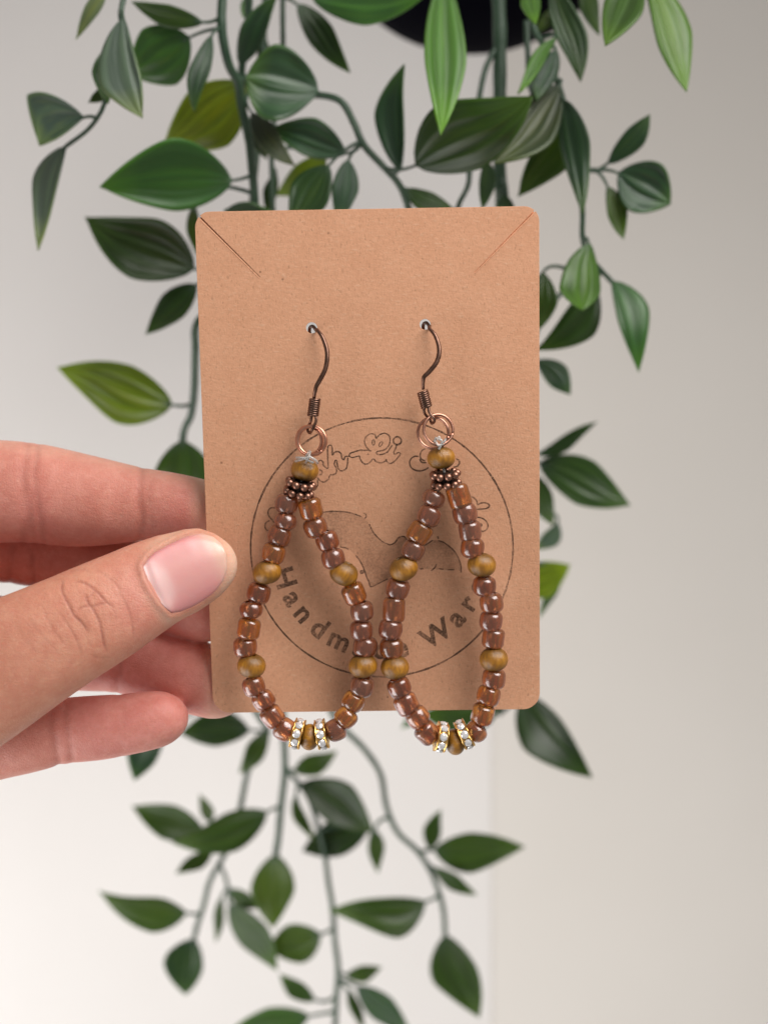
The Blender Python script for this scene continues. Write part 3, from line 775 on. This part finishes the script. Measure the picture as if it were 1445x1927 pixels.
# thumb is the only digit in front of the card plane
thumb = (co[:, 1] < -0.001) & (no[:, 1] < 0.35) & (X > -200)
back = (co[:, 1] > 0.0005) | ((co[:, 1] > -0.004) & (Yp > 1300) & (X > 60))
def dist_poly(pts, X, Y):
    best = np.full(len(X), 1e9); tt = np.zeros(len(X)); L = 0
    segs = [math.hypot(pts[i+1][0]-pts[i][0], pts[i+1][1]-pts[i][1]) for i in range(len(pts)-1)]; tot = sum(segs)
    for i in range(len(pts) - 1):
        ax, ay = pts[i]; bx, by = pts[i + 1]; vx, vy = bx - ax, by - ay; l2 = vx * vx + vy * vy
        t = np.clip(((X - ax) * vx + (Y - ay) * vy) / l2, 0, 1)
        d = np.hypot(X - ax - t * vx, Y - ay - t * vy)
        m_ = d < best; best[m_] = d[m_]; tt[m_] = ((L + t * segs[i]) / tot)[m_]
        L += segs[i]
    return best, tt
disp = np.zeros(nv); groove = np.zeros(nv)
HZ = lambda pts: zz(0, 980, .3183, pts)
creases = [(HZ(p), dep, w) for p, dep, w in [
 ([(375,345),(370,420),(410,500),(440,560),(490,610),(530,670)], 1.0, 2.6),
 ([(440,360),(500,370),(560,410),(610,460),(640,490),(680,510)], .85, 2.4),
 ([(500,430),(520,480),(560,540),(590,600),(605,670),(620,740),(640,775)], 1.0, 2.6),
 ([(460,530),(500,510),(560,505),(610,490),(640,495)], .7, 2.2),
 ([(700,420),(740,480),(765,540),(785,620),(790,700)], .45, 2.4),
 ([(510,460),(545,440),(555,420)], .5, 2.0),
 ([(640,500),(680,540),(690,590)], .35, 2.4),
 ([(250,500),(290,590),(330,660),(380,730)], .35, 3.0),
 ([(350,540),(420,640),(460,720),(490,800)], .45, 2.8),
 ([(540,790),(590,810),(650,805)], .4, 2.4),
 ([(560,290),(620,320),(680,370),(720,430)], .35, 2.6),
 ([(160,560),(220,640),(300,730),(360,800)], .28, 3.2),
 ([(90,600),(150,700),(240,790)], .22, 3.2),
 ([(400,310),(470,290),(540,300)], .3, 2.6),
 ([(470,600),(500,660),(540,740)], .3, 2.4)]]
for pts, dep, w in creases:
    pts = [tuple(q) for q in catmull(pts, len(pts) * 4)]
    d, t = dist_poly(pts, X, Yp)
    fade = np.clip(np.minimum(t, 1 - t) * 7, 0, 1) ** 0.7
    g_ = np.exp(-(d / w) ** 2) * dep * fade * thumb
    disp -= g_ * 0.00011; groove = np.maximum(groove, g_ * 0.56)
    disp += np.exp(-((d - w * 2.3) / (w * 1.4)) ** 2) * dep * fade * 0.00001 * thumb
# broad knuckle relief between the wrinkles
rel = np.array([mnoise((a * 0.035, b * 0.02, 3.1)) + 0.6 * mnoise((a * 0.09, b * 0.05, 7.7)) if (60 < a < 300) else 0 for a, b in zip(X, Yp)])
kn = np.exp(-(((X - 175) / 75) ** 2 + ((Yp - 1155) / 75) ** 2)) * thumb
disp += rel * kn * 0.00014 + kn * 0.00025
# flexion creases of the other fingers: (polyline, depth mm, width px, redness)
for pts, dep, w, red in [
  ([(52,838),(46,900),(50,960),(44,1018)], .35, 9, .35), ([(72,838),(66,900),(74,960),(84,1020)], .30, 7, .35), ([(60,930),(58,980),(66,1022)], .3, 8, .3),
  ([(268,884),(262,930),(268,975),(264,1016)], .38, 8, .4), ([(284,890),(280,940),(286,1000)], .15, 6, .12),
  ([(26,1030),(18,1080),(24,1120)], .3, 8, .4), ([(60,1035),(64,1100)], .35, 6, .5),
  ([(222,1170),(226,1230),(222,1300)], .45, 8, .4),
  ([(100,1300),(98,1360),(112,1440)], .40, 8, .4), ([(122,1320),(128,1370),(136,1430)], .28, 6, .35), ([(228,1300),(232,1350),(228,1430)], .12, 8, .08)]:
    pts = [tuple(q) for q in catmull(pts, len(pts) * 4)]
    d, t = dist_poly(pts, X, Yp); g_ = np.exp(-(d / w) ** 2) * back
    disp -= g_ * dep * 0.00055; groove = np.maximum(groove, np.exp(-(d / (w * 1.0)) ** 2) * red * 0.55 * (0.6 + 0.8 * np.abs(np.sin(t * 5 + w))) * back)
# pads swell a little
for (ax_, ay_, rx, ry, am) in ((160,950,75,60,.5),(340,955,45,40,.4),(330,1262,70,55,.5),(290,1358,60,40,.4),(170,1370,40,45,.3)):
    disp += np.exp(-(((X - ax_) / rx) ** 2 + ((Yp - ay_) / ry) ** 2)) * am * 0.001 * back
# nail bed of the thumb
nail_poly = [(270,1066),(279,1052),(291,1040),(318,1025),(350,1010),(380,1004),(402,1010),(418,1024),(427,1044),(428,1072),(420,1094),(405,1113),(384,1130),(362,1142),(340,1151),(322,1154),(306,1138),(291,1117),(277,1091)]
def inside(poly, X, Y):
    r = np.zeros(len(X), bool); j = len(poly) - 1
    for i in range(len(poly)):
        xi, yi = poly[i]; xj, yj = poly[j]
        c_ = ((yi > Y) != (yj > Y)) & (X < (xj - xi) * (Y - yi) / (yj - yi + 1e-9) + xi)
        r ^= c_; j = i
    return r
ins = inside(nail_poly, X, Yp)
dn, _ = dist_poly(nail_poly + [nail_poly[0]], X, Yp)
sd = np.where(ins, dn, -dn)
fold = np.clip((415 - X) / 40, 0, 1)                              # no fold at the free edge
disp += np.where(thumb, -0.00050 * np.clip(sd / 10, 0, 1) * np.clip((440 - X) / 30, 0, 1) + 0.00036 * np.exp(-((sd + 5.5) / 7.0) ** 2) * fold, 0)
groove = np.maximum(groove, np.where(thumb, np.exp(-((sd + 1.0) / 2.6) ** 2) * 0.30 * fold, 0))
co += no * disp[:, None]
me.vertices.foreach_set('co', co.ravel()); me.update()
# skin tones: r = pink, g = crease, b = pale
pink = np.where(thumb, 0.10, 0.66)
pink = np.where(thumb, np.clip(0.10 + 0.5 * np.exp(-(((X - 268) / 60) ** 2 + ((Yp - 1120) / 80) ** 2)), 0, 1), pink)
for (ax_, ay_, r_, a_) in ((345,965,50,.25),(290,1230,80,.5),(320,1330,45,.5),(200,1370,90,.45),(60,960,60,.2)):
    pink += np.where(back, a_ * np.exp(-(((X - ax_) / r_) ** 2 + ((Yp - ay_) / r_) ** 2)), 0)
pale = np.where(thumb, 0.35 * np.clip((X - 400) / 30, 0, 1) + 0.45 * np.exp(-((sd + 14) / 12) ** 2) * np.clip((X - 250) / 60, 0, 1), 0)
pale += np.where(back & (Yp < 1110), 0.55 * np.clip((X - 352) / 26, 0, 1), 0)
pale += np.where(back & (Yp > 1200), 0.40 * np.clip((X - 378) / 24, 0, 1), 0)
pale += np.where(back, 0.25 * np.exp(-((Yp - np.interp(X, [0, 170, 388], [832, 858, 908])) / 16) ** 2), 0)
ca = me.color_attributes.new('skin', 'FLOAT_COLOR', 'POINT')
buf = np.ones((nv, 4)); buf[:, 0] = np.clip(pink, 0, 1); buf[:, 1] = np.clip(groove, 0, 0.8); buf[:, 2] = np.clip(pale, 0, 0.9)
ca.data.foreach_set('color', buf.ravel())
for a in ('use_smooth',): me.polygons.foreach_set(a, [True] * len(me.polygons))
hand = obj('hand', me, SKIN)
tag(hand, "left hand pinching the card between thumb and fingers from the left", 'hand')
# the nail itself: a curved plate laid in the bed
bvh = BVHTree.FromPolygons([tuple(c_) for c_ in co], [tuple(p.vertices) for p in me.polygons])
def hit(px, py):
    d = (P(px, py, 0) - CAM).normalized(); r = bvh.ray_cast(CAM, d); return r[0], r[1]
axis0, axis1 = Vector((296, 1100)), Vector((428, 1052))        # root to free edge
ua = (axis1 - axis0).normalized(); un = Vector((-ua.y, ua.x))
NU, NVv = 34, 26
rows = []
def edge_at(t):
    """side limits of the nail outline across the axis at fraction t"""
    o = axis0 + ua * (t * (axis1 - axis0).length)
    hits = []
    for i in range(len(nail_poly)):
        a, b = Vector(nail_poly[i]), Vector(nail_poly[(i + 1) % len(nail_poly)])
        da, db = (a - o).dot(ua), (b - o).dot(ua)
        if (da > 0) != (db > 0):
            q = a + (b - a) * (da / (da - db)); hits.append((q - o).dot(un))
    return (min(hits), max(hits)) if len(hits) >= 2 else None
tmin = min((Vector(p) - axis0).dot(ua) for p in nail_poly) / (axis1 - axis0).length
tmax = max((Vector(p) - axis0).dot(ua) for p in nail_poly) / (axis1 - axis0).length
top, bot, F, att = [], [], [], []
for i in range(NU):
    t = tmin + (tmax - tmin) * (0.004 + 0.992 * (0.5 - 0.5 * math.cos(math.pi * i / (NU - 1))))
    lo, hi = edge_at(t); o = axis0 + ua * (t * (axis1 - axis0).length)
    for j in range(NVv):
        s = j / (NVv - 1); q = o + un * (lo + (hi - lo) * s)
        hpnt, hn = hit(q.x, q.y)
        sdv = min((q - Vector(nail_poly[k])).length for k in range(len(nail_poly)))
        if hpnt is None: hpnt, hn = P(q.x, q.y, -0.01), Vector((0, -1, 0))
        top.append(hpnt); att.append((q.x, q.y, s, t))
# smooth the plate so that it reads as a stiff, evenly curved nail
G = np.array([tuple(p) for p in top]).reshape(NU, NVv, 3)
dep = G[:, :, 1].copy()
for it in range(40):
    d2 = dep.copy()
    d2[1:-1, 1:-1] = (dep[:-2, 1:-1] + dep[2:, 1:-1] + dep[1:-1, :-2] + dep[1:-1, 2:]) / 4
    dep = d2
top = []
for i in range(NU):
    for j in range(NVv):
        x, y, s, t = att[i * NVv + j]
        ed = min(min(s, 1 - s) * 8, 1); e2_ = min((t - tmin) / (tmax - tmin) * 10, 1)
        lift_ = 0.00003 + 0.00032 * math.sqrt(max(0, ed)) * e2_ + 0.00030 * (1 - (2 * s - 1) ** 2) * e2_
        top.append(P(x, y, dep[i, j] - lift_))
VV = top + [p + Vector((0, 0.00045, 0)) for p in top]
nn_ = NU * NVv
for i in range(NU - 1):
    for j in range(NVv - 1):
        a = i * NVv + j
        F.append((a, a + NVv, a + NVv + 1, a + 1)); F.append((nn_ + a, nn_ + a + 1, nn_ + a + NVv + 1, nn_ + a + NVv))
bord = [(0, j) for j in range(NVv)] + [(i, NVv - 1) for i in range(1, NU)] + [(NU - 1, j) for j in range(NVv - 2, -1, -1)] + [(i, 0) for i in range(NU - 2, 0, -1)]
for k in range(len(bord)):
    a, b = bord[k], bord[(k + 1) % len(bord)]; a, b = a[0] * NVv + a[1], b[0] * NVv + b[1]
    F.append((a, b, nn_ + b, nn_ + a))
nme = mesh('thumbnail', VV, F)
ca = nme.color_attributes.new('nail', 'FLOAT_COLOR', 'POINT'); buf = []
for k in range(2):
    for (x, y, s, t) in att:
        # lunula at the root, pale free edge, redder sides
        dl = ((Vector((x, y)) - Vector((292, 1108))).dot(ua)) / 34.0; dw = ((Vector((x, y)) - Vector((292, 1108))).dot(un)) / 52.0
        lun = 1 / (1 + math.exp((dl * dl + dw * dw - 1) * 5))
        free = 1 / (1 + math.exp(-((Vector((x, y)) - Vector((300, 1100))).length - 116) / 6.0))
        side = max(0, abs(2 * s - 1) - 0.35) / 0.65
        buf += [min(1, lun * 0.70 + 0.14), free * 0.7, side * 0.8 * (1 - lun) * (1 - free), 1]
ca.data.foreach_set('color', buf)
obj('thumbnail', nme, NAIL, hand)

# ------------------------------------------------------------------ pot and hanging plant
potY = 0.175; pm = px_m(potY)
pc = P(892, 88, potY); rr = 0.041
prof = [(0.0001, 0.0)] + [(rr * math.sin(a), rr * 0.80 * (1 - math.cos(a))) for a in [math.pi / 2 * k / 14 for k in range(1, 15)]] + [(rr * 1.03, 0.06), (rr * 1.05, 0.074), (rr * 1.12, 0.076), (rr * 1.12, 0.083), (rr * 1.02, 0.083), (rr * 0.98, 0.06), (rr * 0.9, 0.03), (0.0001, 0.006)]
V, F = lathe(prof, 48); pot = obj('plant_pot', mesh('plant_pot', V, F), POTM); pot.location = pc
tag(pot, 'black round-bottomed hanging pot behind the leaves at the top', 'pot')
V, F = lathe([(0.0001, 0.062), (rr * 0.5, 0.064), (rr * 0.975, 0.0605), (rr * 0.9, 0.05), (0.0001, 0.05)], 32)
obj('soil', mesh('soil', V, F), SOIL, pot)

TONE = dict(D=(0.034, 0.074, 0.007), K=(0.018, 0.044, 0.006), B=(0.098, 0.145, 0.112), b=(0.030, 0.072, 0.034), Y=(0.125, 0.185, 0.008),
            M=(0.040, 0.120, 0.026), G=(0.072, 0.158, 0.026), S=(0.050, 0.066, 0.046), m=(0.052, 0.118, 0.022), t=(0.024, 0.058, 0.010))
plant = empty('hanging_plant', pc + Vector((0, 0, 0.062)))
plant.matrix_world = Matrix.Translation(pc + Vector((0, 0, 0.062)))
tag(plant, 'green artificial trailing vine with pointed leaves hanging behind the card', 'plant')
PI_ = plant.matrix_world.inverted()
# stems: name, radius px start/end, points (px,py,Y); 'pot' = runs up over the rim into the pot
STEMS = {
 'A': (7, 5, True, [(240,-30,.120),(228,25,.118),(233,70,.119),(222,130,.120),(198,192,.120),(188,215,.121),(165,245,.123),(124,276,.126)]),
 'B': (11, 7, True, [(420,-30,.130),(417,40,.130),(422,85,.131),(432,125,.133),(448,155,.135),(455,200,.137),(468,260,.138),(476,330,.138),(480,395,.140),(476,470,.148),(430,560,.150),(373,605,.150),(368,660,.150),(366,730,.152),(360,780,.154),(344,830,.156),(352,980,.165),(420,1150,.175),(455,1290,.18),(505,1375,.185)]),
 'C': (6, 6, True, [(532,-30,.150),(532,40,.150),(532,100,.152),(524,180,.155),(512,260,.155),(512,330,.155),(514,400,.155)]),
 'D': (9, 8, True, [(470,-40,.135),(466,60,.140),(458,150,.146),(520,178,.142),(590,178,.135),(640,190,.132),(665,230,.132),(684,272,.132),(720,312,.133),(750,346,.134),(768,390,.137),(790,470,.145)]),
 'F': (7, 8, True, [(500,-40,.160),(496,100,.160),(490,220,.158),(484,290,.158),(478,345,.157),(475,390,.157),(480,600,.165),(500,900,.18),(525,1180,.185),(532,1340,.188),(535,1400,.190),(536,1455,.192),(531,1500,.193),(527,1540,.195),(524,1575,.197),(519,1608,.198)]),
 'H': (16, 14, True, [(936,-40,.150),(940,60,.150),(940,150,.150),(940,250,.150),(940,330,.152),(944,400,.155),(930,700,.17),(900,1000,.185),(860,1200,.19)]),
 'I': (7, 6, False, [(935,85,.150),(915,125,.148),(905,165,.146),(893,240,.144),(884,315,.142),(880,350,.141),(862,388,.140),(850,440,.142)]),
 'J': (8, 6, True, [(1000,-30,.140),(1004,50,.138),(1022,85,.136),(1045,145,.134),(1062,200,.132),(1082,300,.132),(1095,390,.134),(1096,450,.136),(1110,485,.138),(1152,532,.142)]),
 'Q': (7, 6, False, [(990,40,.148),(993,100,.146),(1000,170,.145),(1045,250,.142),(1085,313,.140),(1122,321,.140)]),
 'L': (7, 6, False, [(505,1375,.185),(470,1440,.195),(450,1530,.200),(425,1603,.205),(411,1628,.205),(394,1662,.206),(384,1702,.207),(372,1740,.208),(365,1768,.208)]),
 'l': (5, 4, False, [(413,1626,.205),(424,1650,.205),(431,1680,.206),(432,1700,.206)]),
 'O': (6, 7, False, [(535,1440,.192),(552,1462,.192),(580,1500,.195),(600,1560,.198),(612,1612,.200),(618,1660,.202),(626,1710,.203),(630,1770,.204),(636,1820,.205),(633,1880,.207),(629,1960,.208)]),
 'N': (8, 6, False, [(500,900,.18),(560,1150,.185),(618,1325,.188),(647,1371,.190),(685,1409,.191),(716,1457,.193),(727,1517,.195),(748,1566,.197),(784,1600,.198),(809,1637,.199),(827,1683,.201),(835,1720,.203),(837,1762,.204)]),
 'R': (7, 5, False, [(790,470,.145),(900,600,.15),(985,850,.16),(985,890,.16),(960,1050,.165),(960,1200,.17),(975,1300,.172),(940,1345,.175)]),
 'T': (6, 5, False, [(1105,478,.138),(1080,520,.142),(1020,600,.148),(1000,660,.150)]),
}
def nearer(y, py): return y - 0.060 * max(0.0, min(1.0, (1350 - py) / 900.0))
STEMS = {k: (a, b, c, [(x, y, nearer(z, y)) for (x, y, z) in p]) for k, (a, b, c, p) in STEMS.items()}
# leaves: stem, base px, tip px, left width, right width, peak, tone, tip depth shift, base depth shift, bluntness
LV = [
 ('A',205,-30,144,74,13,13,.45,'B',0,0,0),('B',381,43,249,3,21,18,.5,'t',.006,0,0),
 ('B',357,70,240,140,55,58,.5,'M',.004,.004,0),('A',233,34,268,222,14,58,.62,'B',-.004,-.006,0),
 ('A',222,78,203,195,4,34,.55,'b',0,.003,0),('A',203,170,167,193,12,9,.4,'D',0,.004,0),
 ('A',157,220,75,273,5,86,.66,'B',0,0,.1),('A',124,275,72,470,7,36,.38,'B',.002,0,0),
 ('B',397,68,366,210,12,24,.5,'b',-.002,-.004,0),('B',462,158,308,274,70,46,.5,'Y',.008,.012,0),
 ('B',438,340,189,352,56,70,.44,'M',-.010,-.003,0),('B',366,506,161,409,60,52,.45,'K',.002,0,0),
 ('B',370,535,275,629,25,27,.45,'K',.004,0,0),('B',324,763,109,692,60,43,.42,'Y',.002,0,0),
 ('B',343,829,356,965,46,54,.5,'D',.002,0,0),('B',425,398,515,399,17,10,.5,'b',-.004,-.006,0),
 ('B',366,385,372,480,10,14,.5,'D',.008,.01,0),('C',452,124,524,-12,30,15,.45,'b',-.010,-.014,0),
 ('C',470,-12,458,33,10,8,.5,'M',0,0,0),('D',598,172,464,146,62,70,.62,'b',-.008,-.004,.55),
 ('D',473,212,556,312,17,24,.45,'S',-.010,-.012,0),('D',650,290,508,243,20,46,.5,'b',.004,.003,0),
 ('C',612,292,520,368,34,20,.5,'Y',.004,.006,0),('D',618,312,545,425,30,40,.5,'b',-.003,-.002,0),
 ('D',655,300,635,425,22,24,.45,'b',-.003,0,0),('C',560,8,658,136,28,20,.45,'t',-.004,0,0),
 ('C',585,-6,806,-14,64,54,.45,'M',-.020,-.01,0),('H',832,-46,829,254,50,22,.52,'G',-.028,-.030,0),
 ('D',753,322,760,121,44,6,.52,'b',0,0,0),('D',782,312,1003,182,74,60,.42,'t',-.022,-.004,0),
 ('D',764,355,853,394,15,22,.5,'D',0,.004,0),('H',913,300,908,394,22,7,.45,'b',-.01,-.01,0),
 ('H',946,366,962,410,12,20,.5,'b',-.004,-.004,.2),('H',1000,-34,1008,46,10,24,.5,'G',-.02,-.02,0),
 ('J',1046,72,974,176,8,15,.45,'G',-.012,-.006,0),('J',1052,160,930,307,48,36,.48,'S',-.012,-.006,0),
 ('J',1046,95,1008,190,18,22,.5,'b',-.006,-.006,0),('J',1063,212,975,370,53,12,.5,'K',.006,.006,0),
 ('J',1058,185,1096,402,42,10,.4,'b',-.008,-.006,0),('J',1038,-34,1092,153,30,22,.55,'b',-.004,-.006,0),
 ('J',1094,-44,1127,66,16,16,.5,'t',.004,0,0),('J',1192,-64,1138,86,38,30,.5,'m',-.02,-.02,0),
 ('J',1214,-44,1291,172,40,22,.55,'m',-.012,-.015,0),('Q',1143,308,1222,216,13,26,.58,'b',0,0,.15),
 ('Q',1163,325,1260,384,54,42,.52,'b',0,0,.3),('Q',1143,351,1173,450,22,12,.5,'D',0,0,0),
 ('J',1108,458,1094,583,24,46,.72,'m',-.006,-.004,.25),('J',1118,532,1008,660,58,6,.45,'K',.004,.006,0),
 ('T',1020,512,1014,620,30,20,.5,'D',0,0,0),('J',1151,529,1201,699,46,11,.4,'M',0,0,0),
 ('T',1010,678,1073,742,27,15,.55,'b',0,0,.1),('R',1010,856,1123,794,7,17,.45,'K',0,0,0),
 ('R',1014,871,1185,951,40,40,.5,'t',0,0,0),('R',1004,893,1041,988,20,24,.45,'t',0,.002,0),
 ('R',1050,984,1008,1034,22,8,.5,'B',0,0,.2),('R',980,1112,1072,1063,32,32,.45,'Y',0,0,0),
 ('R',1054,1082,1013,1163,12,8,.4,'m',.004,.004,0),('R',984,1302,1113,1463,20,62,.42,'K',-.004,0,0),
 ('R',945,1322,795,1348,42,24,.5,'D',0,0,.2),('R',805,1338,756,1371,8,12,.5,'M',.006,.006,0),
 ('L',470,1374,339,1380,28,38,.5,'K',0,.002,0),('L',506,1376,451,1455,18,17,.5,'D',0,0,0),
 ('B',305,1392,253,1468,14,40,.5,'b',-.01,-.01,0),('F',553,1452,634,1414,14,24,.45,'D',0,0,0),
 ('F',503,1527,324,1586,47,20,.42,'D',-.004,0,0),('L',388,1572,249,1517,36,25,.5,'D',.004,.002,0),
 ('L',396,1548,376,1496,9,13,.4,'D',.002,0,0),('L',400,1597,332,1644,17,12,.5,'D',0,0,0),
 ('L',352,1719,187,1677,47,15,.34,'D',-.004,0,0),('L',364,1767,349,1872,26,42,.5,'b',0,0,.2),
 ('l',418,1686,406,1772,10,9,.5,'D',0,0,0),('l',430,1674,492,1709,13,15,.5,'D',0,0,0),
 ('l',432,1700,521,1826,25,30,.5,'D',0,0,0),('F',519,1608,514,1747,33,43,.48,'D',-.004,0,0),
 ('O',604,1758,508,1788,40,30,.5,'D',0,0,.35),('O',567,1474,702,1566,42,34,.5,'K',-.004,0,0),
 ('O',693,1556,570,1602,34,30,.5,'K',.002,.004,.2),('O',556,1496,591,1582,5,16,.5,'D',0,0,0),
 ('N',703,1560,711,1642,14,15,.45,'D',0,0,0),('N',809,1598,829,1524,22,9,.45,'D',0,0,0),
 ('N',816,1599,986,1594,23,47,.42,'D',-.004,0,0),('N',816,1632,896,1684,10,17,.5,'D',0,0,0),
 ('N',802,1697,620,1713,58,13,.34,'D',0,0,0),('N',836,1760,901,1914,32,48,.45,'D',-.004,0,0),
 ('O',650,1836,717,1820,7,22,.5,'D',0,0,0),('O',672,1856,775,1950,22,26,.45,'b',0,0,0),
 ('O',654,1860,684,1940,12,8,.5,'D',0,0,0),('O',592,1883,527,1834,23,9,.5,'D',0,0,0),
 ('O',582,1912,425,1948,24,34,.45,'m',-.004,0,0),
 ('B',458,212,502,300,12,14,.5,'K',.006,.006,0),('C',520,326,503,402,12,13,.5,'t',.004,.004,0),('H',938,232,1004,262,14,12,.5,'K',.008,.006,0),('F',492,60,505,150,10,12,.5,'K',0,0,0),('J',1010,62,1052,4,10,12,.5,'D',0,0,0),
 # mostly hidden behind the card
 ('F',500,905,600,990,24,26,.45,'D',0,0,0),('H',925,760,820,820,26,24,.45,'D',0,0,0),('D',790,470,700,560,26,30,.45,'D',0,0,0),
]
def leaf_mesh(bx, by, tx, ty, wl, wr, pk, yb, yt, blunt, seed):
    rnd = random.Random(seed)
    NL, NW = 24, 14
    base, tipv = Vector((bx, by)), Vector((tx, ty)); d = (tipv - base); L = d.length; u = d / L; n = Vector((-u.y, u.x))
    roll = rnd.uniform(-0.6, 0.6); twist = rnd.uniform(-0.8, 0.8); sag = rnd.uniform(-0.10, 0.16); cup = rnd.uniform(0.05, 0.45) * rnd.choice((1, 1, -0.6)); bend = rnd.uniform(-0.04, 0.04); skew = rnd.uniform(-0.022, 0.022); rf = rnd.uniform(5.2, 7.4); ra = rnd.uniform(.5, 1.3); ph = rnd.uniform(0, 6)
    pmm = px_m((yb + yt) / 2)
    V, UV = [], []
    def width(t, w):
        # zero at the base, widest at pk, pointed at the tip
        if t < pk: s = math.sin(math.pi / 2 * (t / pk)) ** 0.68
        else:
            q = (t - pk) / (1 - pk); s = math.cos(math.pi / 2 * q) ** (1.02 - 0.55 * blunt)
            s = s * (1 - 0.10 * math.sin(math.pi * q) * (1 - 2 * blunt))
        return w * s
    o3 = None
    for i in range(NL + 1):
        t = i / NL
        c = base + u * (L * t) + n * (bend * L * math.sin(math.pi * t) + skew * L * math.sin(2 * math.pi * t))
        Yc = yb + (yt - yb) * t - sag * L * pmm * math.sin(math.pi * t)
        for j in range(-NW // 2, NW // 2 + 1):
            s = j / (NW / 2); w = width(t, wr if s > 0 else wl) * s
            q = c + n * w
            ww = (wr + wl) / 2 * pmm
            rip = (0.07 * math.sin(t * 7 + ph) + 0.03 * math.sin(t * 15 + ph * 2)) * s * s * (1 if s > 0 else -0.8)
            Yq = Yc + (roll + twist * (t - 0.5)) * w * pmm - (cup * (s * s) + rip) * ww * math.sin(math.pi * min(1, t * 1.05)) + 0.085 * ra * abs(math.sin(s * rf * (1 - 0.15 * t))) * ww * math.sin(math.pi * t) ** 0.7
            V.append(P(q.x, q.y, Yq)); UV.append((s, t))
    o3 = V[NW // 2]
    F = []
    m_ = NW + 1
    for i in range(NL):
        for j in range(NW):
            a = i * m_ + j; F.append((a, a + 1, a + m_ + 1, a + m_))
    me = mesh('leaf', [v - o3 for v in V], F)
    ul = me.uv_layers.new(name='UVMap')
    for p in me.polygons:
        for li in p.loop_indices: ul.data[li].uv = UV[me.loops[li].vertex_index]
    return me, Vector(o3)
# where along a stem does a leaf's stalk leave it
stem_samples = {}
for k, (r0, r1, topot, pts) in STEMS.items():
    S = catmull([tuple(p) for p in pts], max(24, len(pts) * 10)); stem_samples[k] = S
stalks = {k: [] for k in STEMS}; leafdata = []
for idx, (st, bx, by, tx, ty, wl, wr, pk, tone, dt, db, bl) in enumerate(LV):
    wl *= 1.08; wr *= 1.08; dt *= 0.8; db *= 0.8
    S = stem_samples[st]
    # nearest point, preferring one a little up the stem
    sc_l = np.hypot(S[:, 0] - bx, (S[:, 1] - by + 10)) + np.where(S[:, 1] > by + 6, 12, 0)
    i = int(np.argmin(sc_l)); q = S[i]
    yb = q[2] + db; yt = yb + dt + random.Random(idx).uniform(-.003, .003)
    stalks[st].append(((q[0], q[1], q[2]), (bx, by, yb), (tx, ty)))
    leafdata.append((st, leaf_mesh(bx, by, tx, ty, wl, wr, pk, yb, yt, bl, idx * 3 + 1), tone))
stem_obj = {}
for k, (r0, r1, topot, pts) in STEMS.items():
    S = stem_samples[k]
    W = [P(*s) for s in S]; n = len(W)
    rad = [(r0 + (r1 - r0) * i / (n - 1)) * px_m(S[i][2]) * 0.82 * (1 + 0.10 * mnoise((i * 0.35, ord(k), 0))) for i in range(n)]
    if topot:
        rim = pc + Vector((0, 0, 0.092)); a = W[0]
        out_ = (Vector((a.x, a.y, 0)) - Vector((pc.x, pc.y, 0))); out_ = out_.normalized()
        q1 = Vector((pc.x, pc.y, 0)) + out_ * rr * 1.25; q1.z = rim.z - 0.004
        q2 = Vector((pc.x, pc.y, 0)) + out_ * rr * 0.75; q2.z = rim.z + 0.006
        q3 = Vector((pc.x, pc.y, 0)) + out_ * rr * 0.4; q3.z = pc.z + 0.058
        q05 = a.lerp(q1, 0.5) + Vector((0, -0.006, -0.004))
        extra = catmull([(p.z, p.x, p.y) for p in (q3, q2, q1, q05, a)], 24)
        ex = [Vector((e[1], e[2], e[0])) for e in extra][:-1]
        W = ex + W; rad = [rad[0]] * len(ex) + rad
    VF = ([], [])
    tube(W, rad, 10, into=VF)
    for (a, b, t) in stalks[k]:
        A, B = P(*a), P(*b)
        u = Vector((t[0] - b[0], t[1] - b[1])).normalized()
        lb = px_m(b[2]) * 14
        B2 = B + Vector((u.x, 0, -u.y)) * lb
        mid = A.lerp(B, 0.55) + Vector((-u.x * 0.0, 0, 0.0006))
        pr_ = px_m(b[2]) * 3.6
        k1 = B - Vector((u.x, 0, -u.y)) * (A - B).length * 0.45; k1.y = B.y
        Cq = [A * (1 - q_) ** 2 + k1 * 2 * q_ * (1 - q_) + B2 * q_ * q_ for q_ in [i / 11 for i in range(12)]]
        tube(Cq, [pr_ * (1.15 - 0.5 * i / 11) for i in range(12)], 7, into=VF)
        # little node where the stalk leaves
    me = mesh('stem', [PI_ @ Vector(v) for v in VF[0]], VF[1])
    stem_obj[k] = obj('stem', me, STEM, plant)
for st, (me, o3), tone in leafdata:
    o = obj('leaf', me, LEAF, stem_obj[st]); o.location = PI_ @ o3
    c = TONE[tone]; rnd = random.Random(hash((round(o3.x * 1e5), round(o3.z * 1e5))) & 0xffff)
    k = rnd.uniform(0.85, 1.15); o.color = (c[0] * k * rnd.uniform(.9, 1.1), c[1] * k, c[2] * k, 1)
    sm = o.modifiers.new('thickness', 'SOLIDIFY'); sm.thickness = 0.0005; sm.offset = 0

for o in list(C.objects):
    if o.name.startswith('tmp'): bpy.data.objects.remove(o)
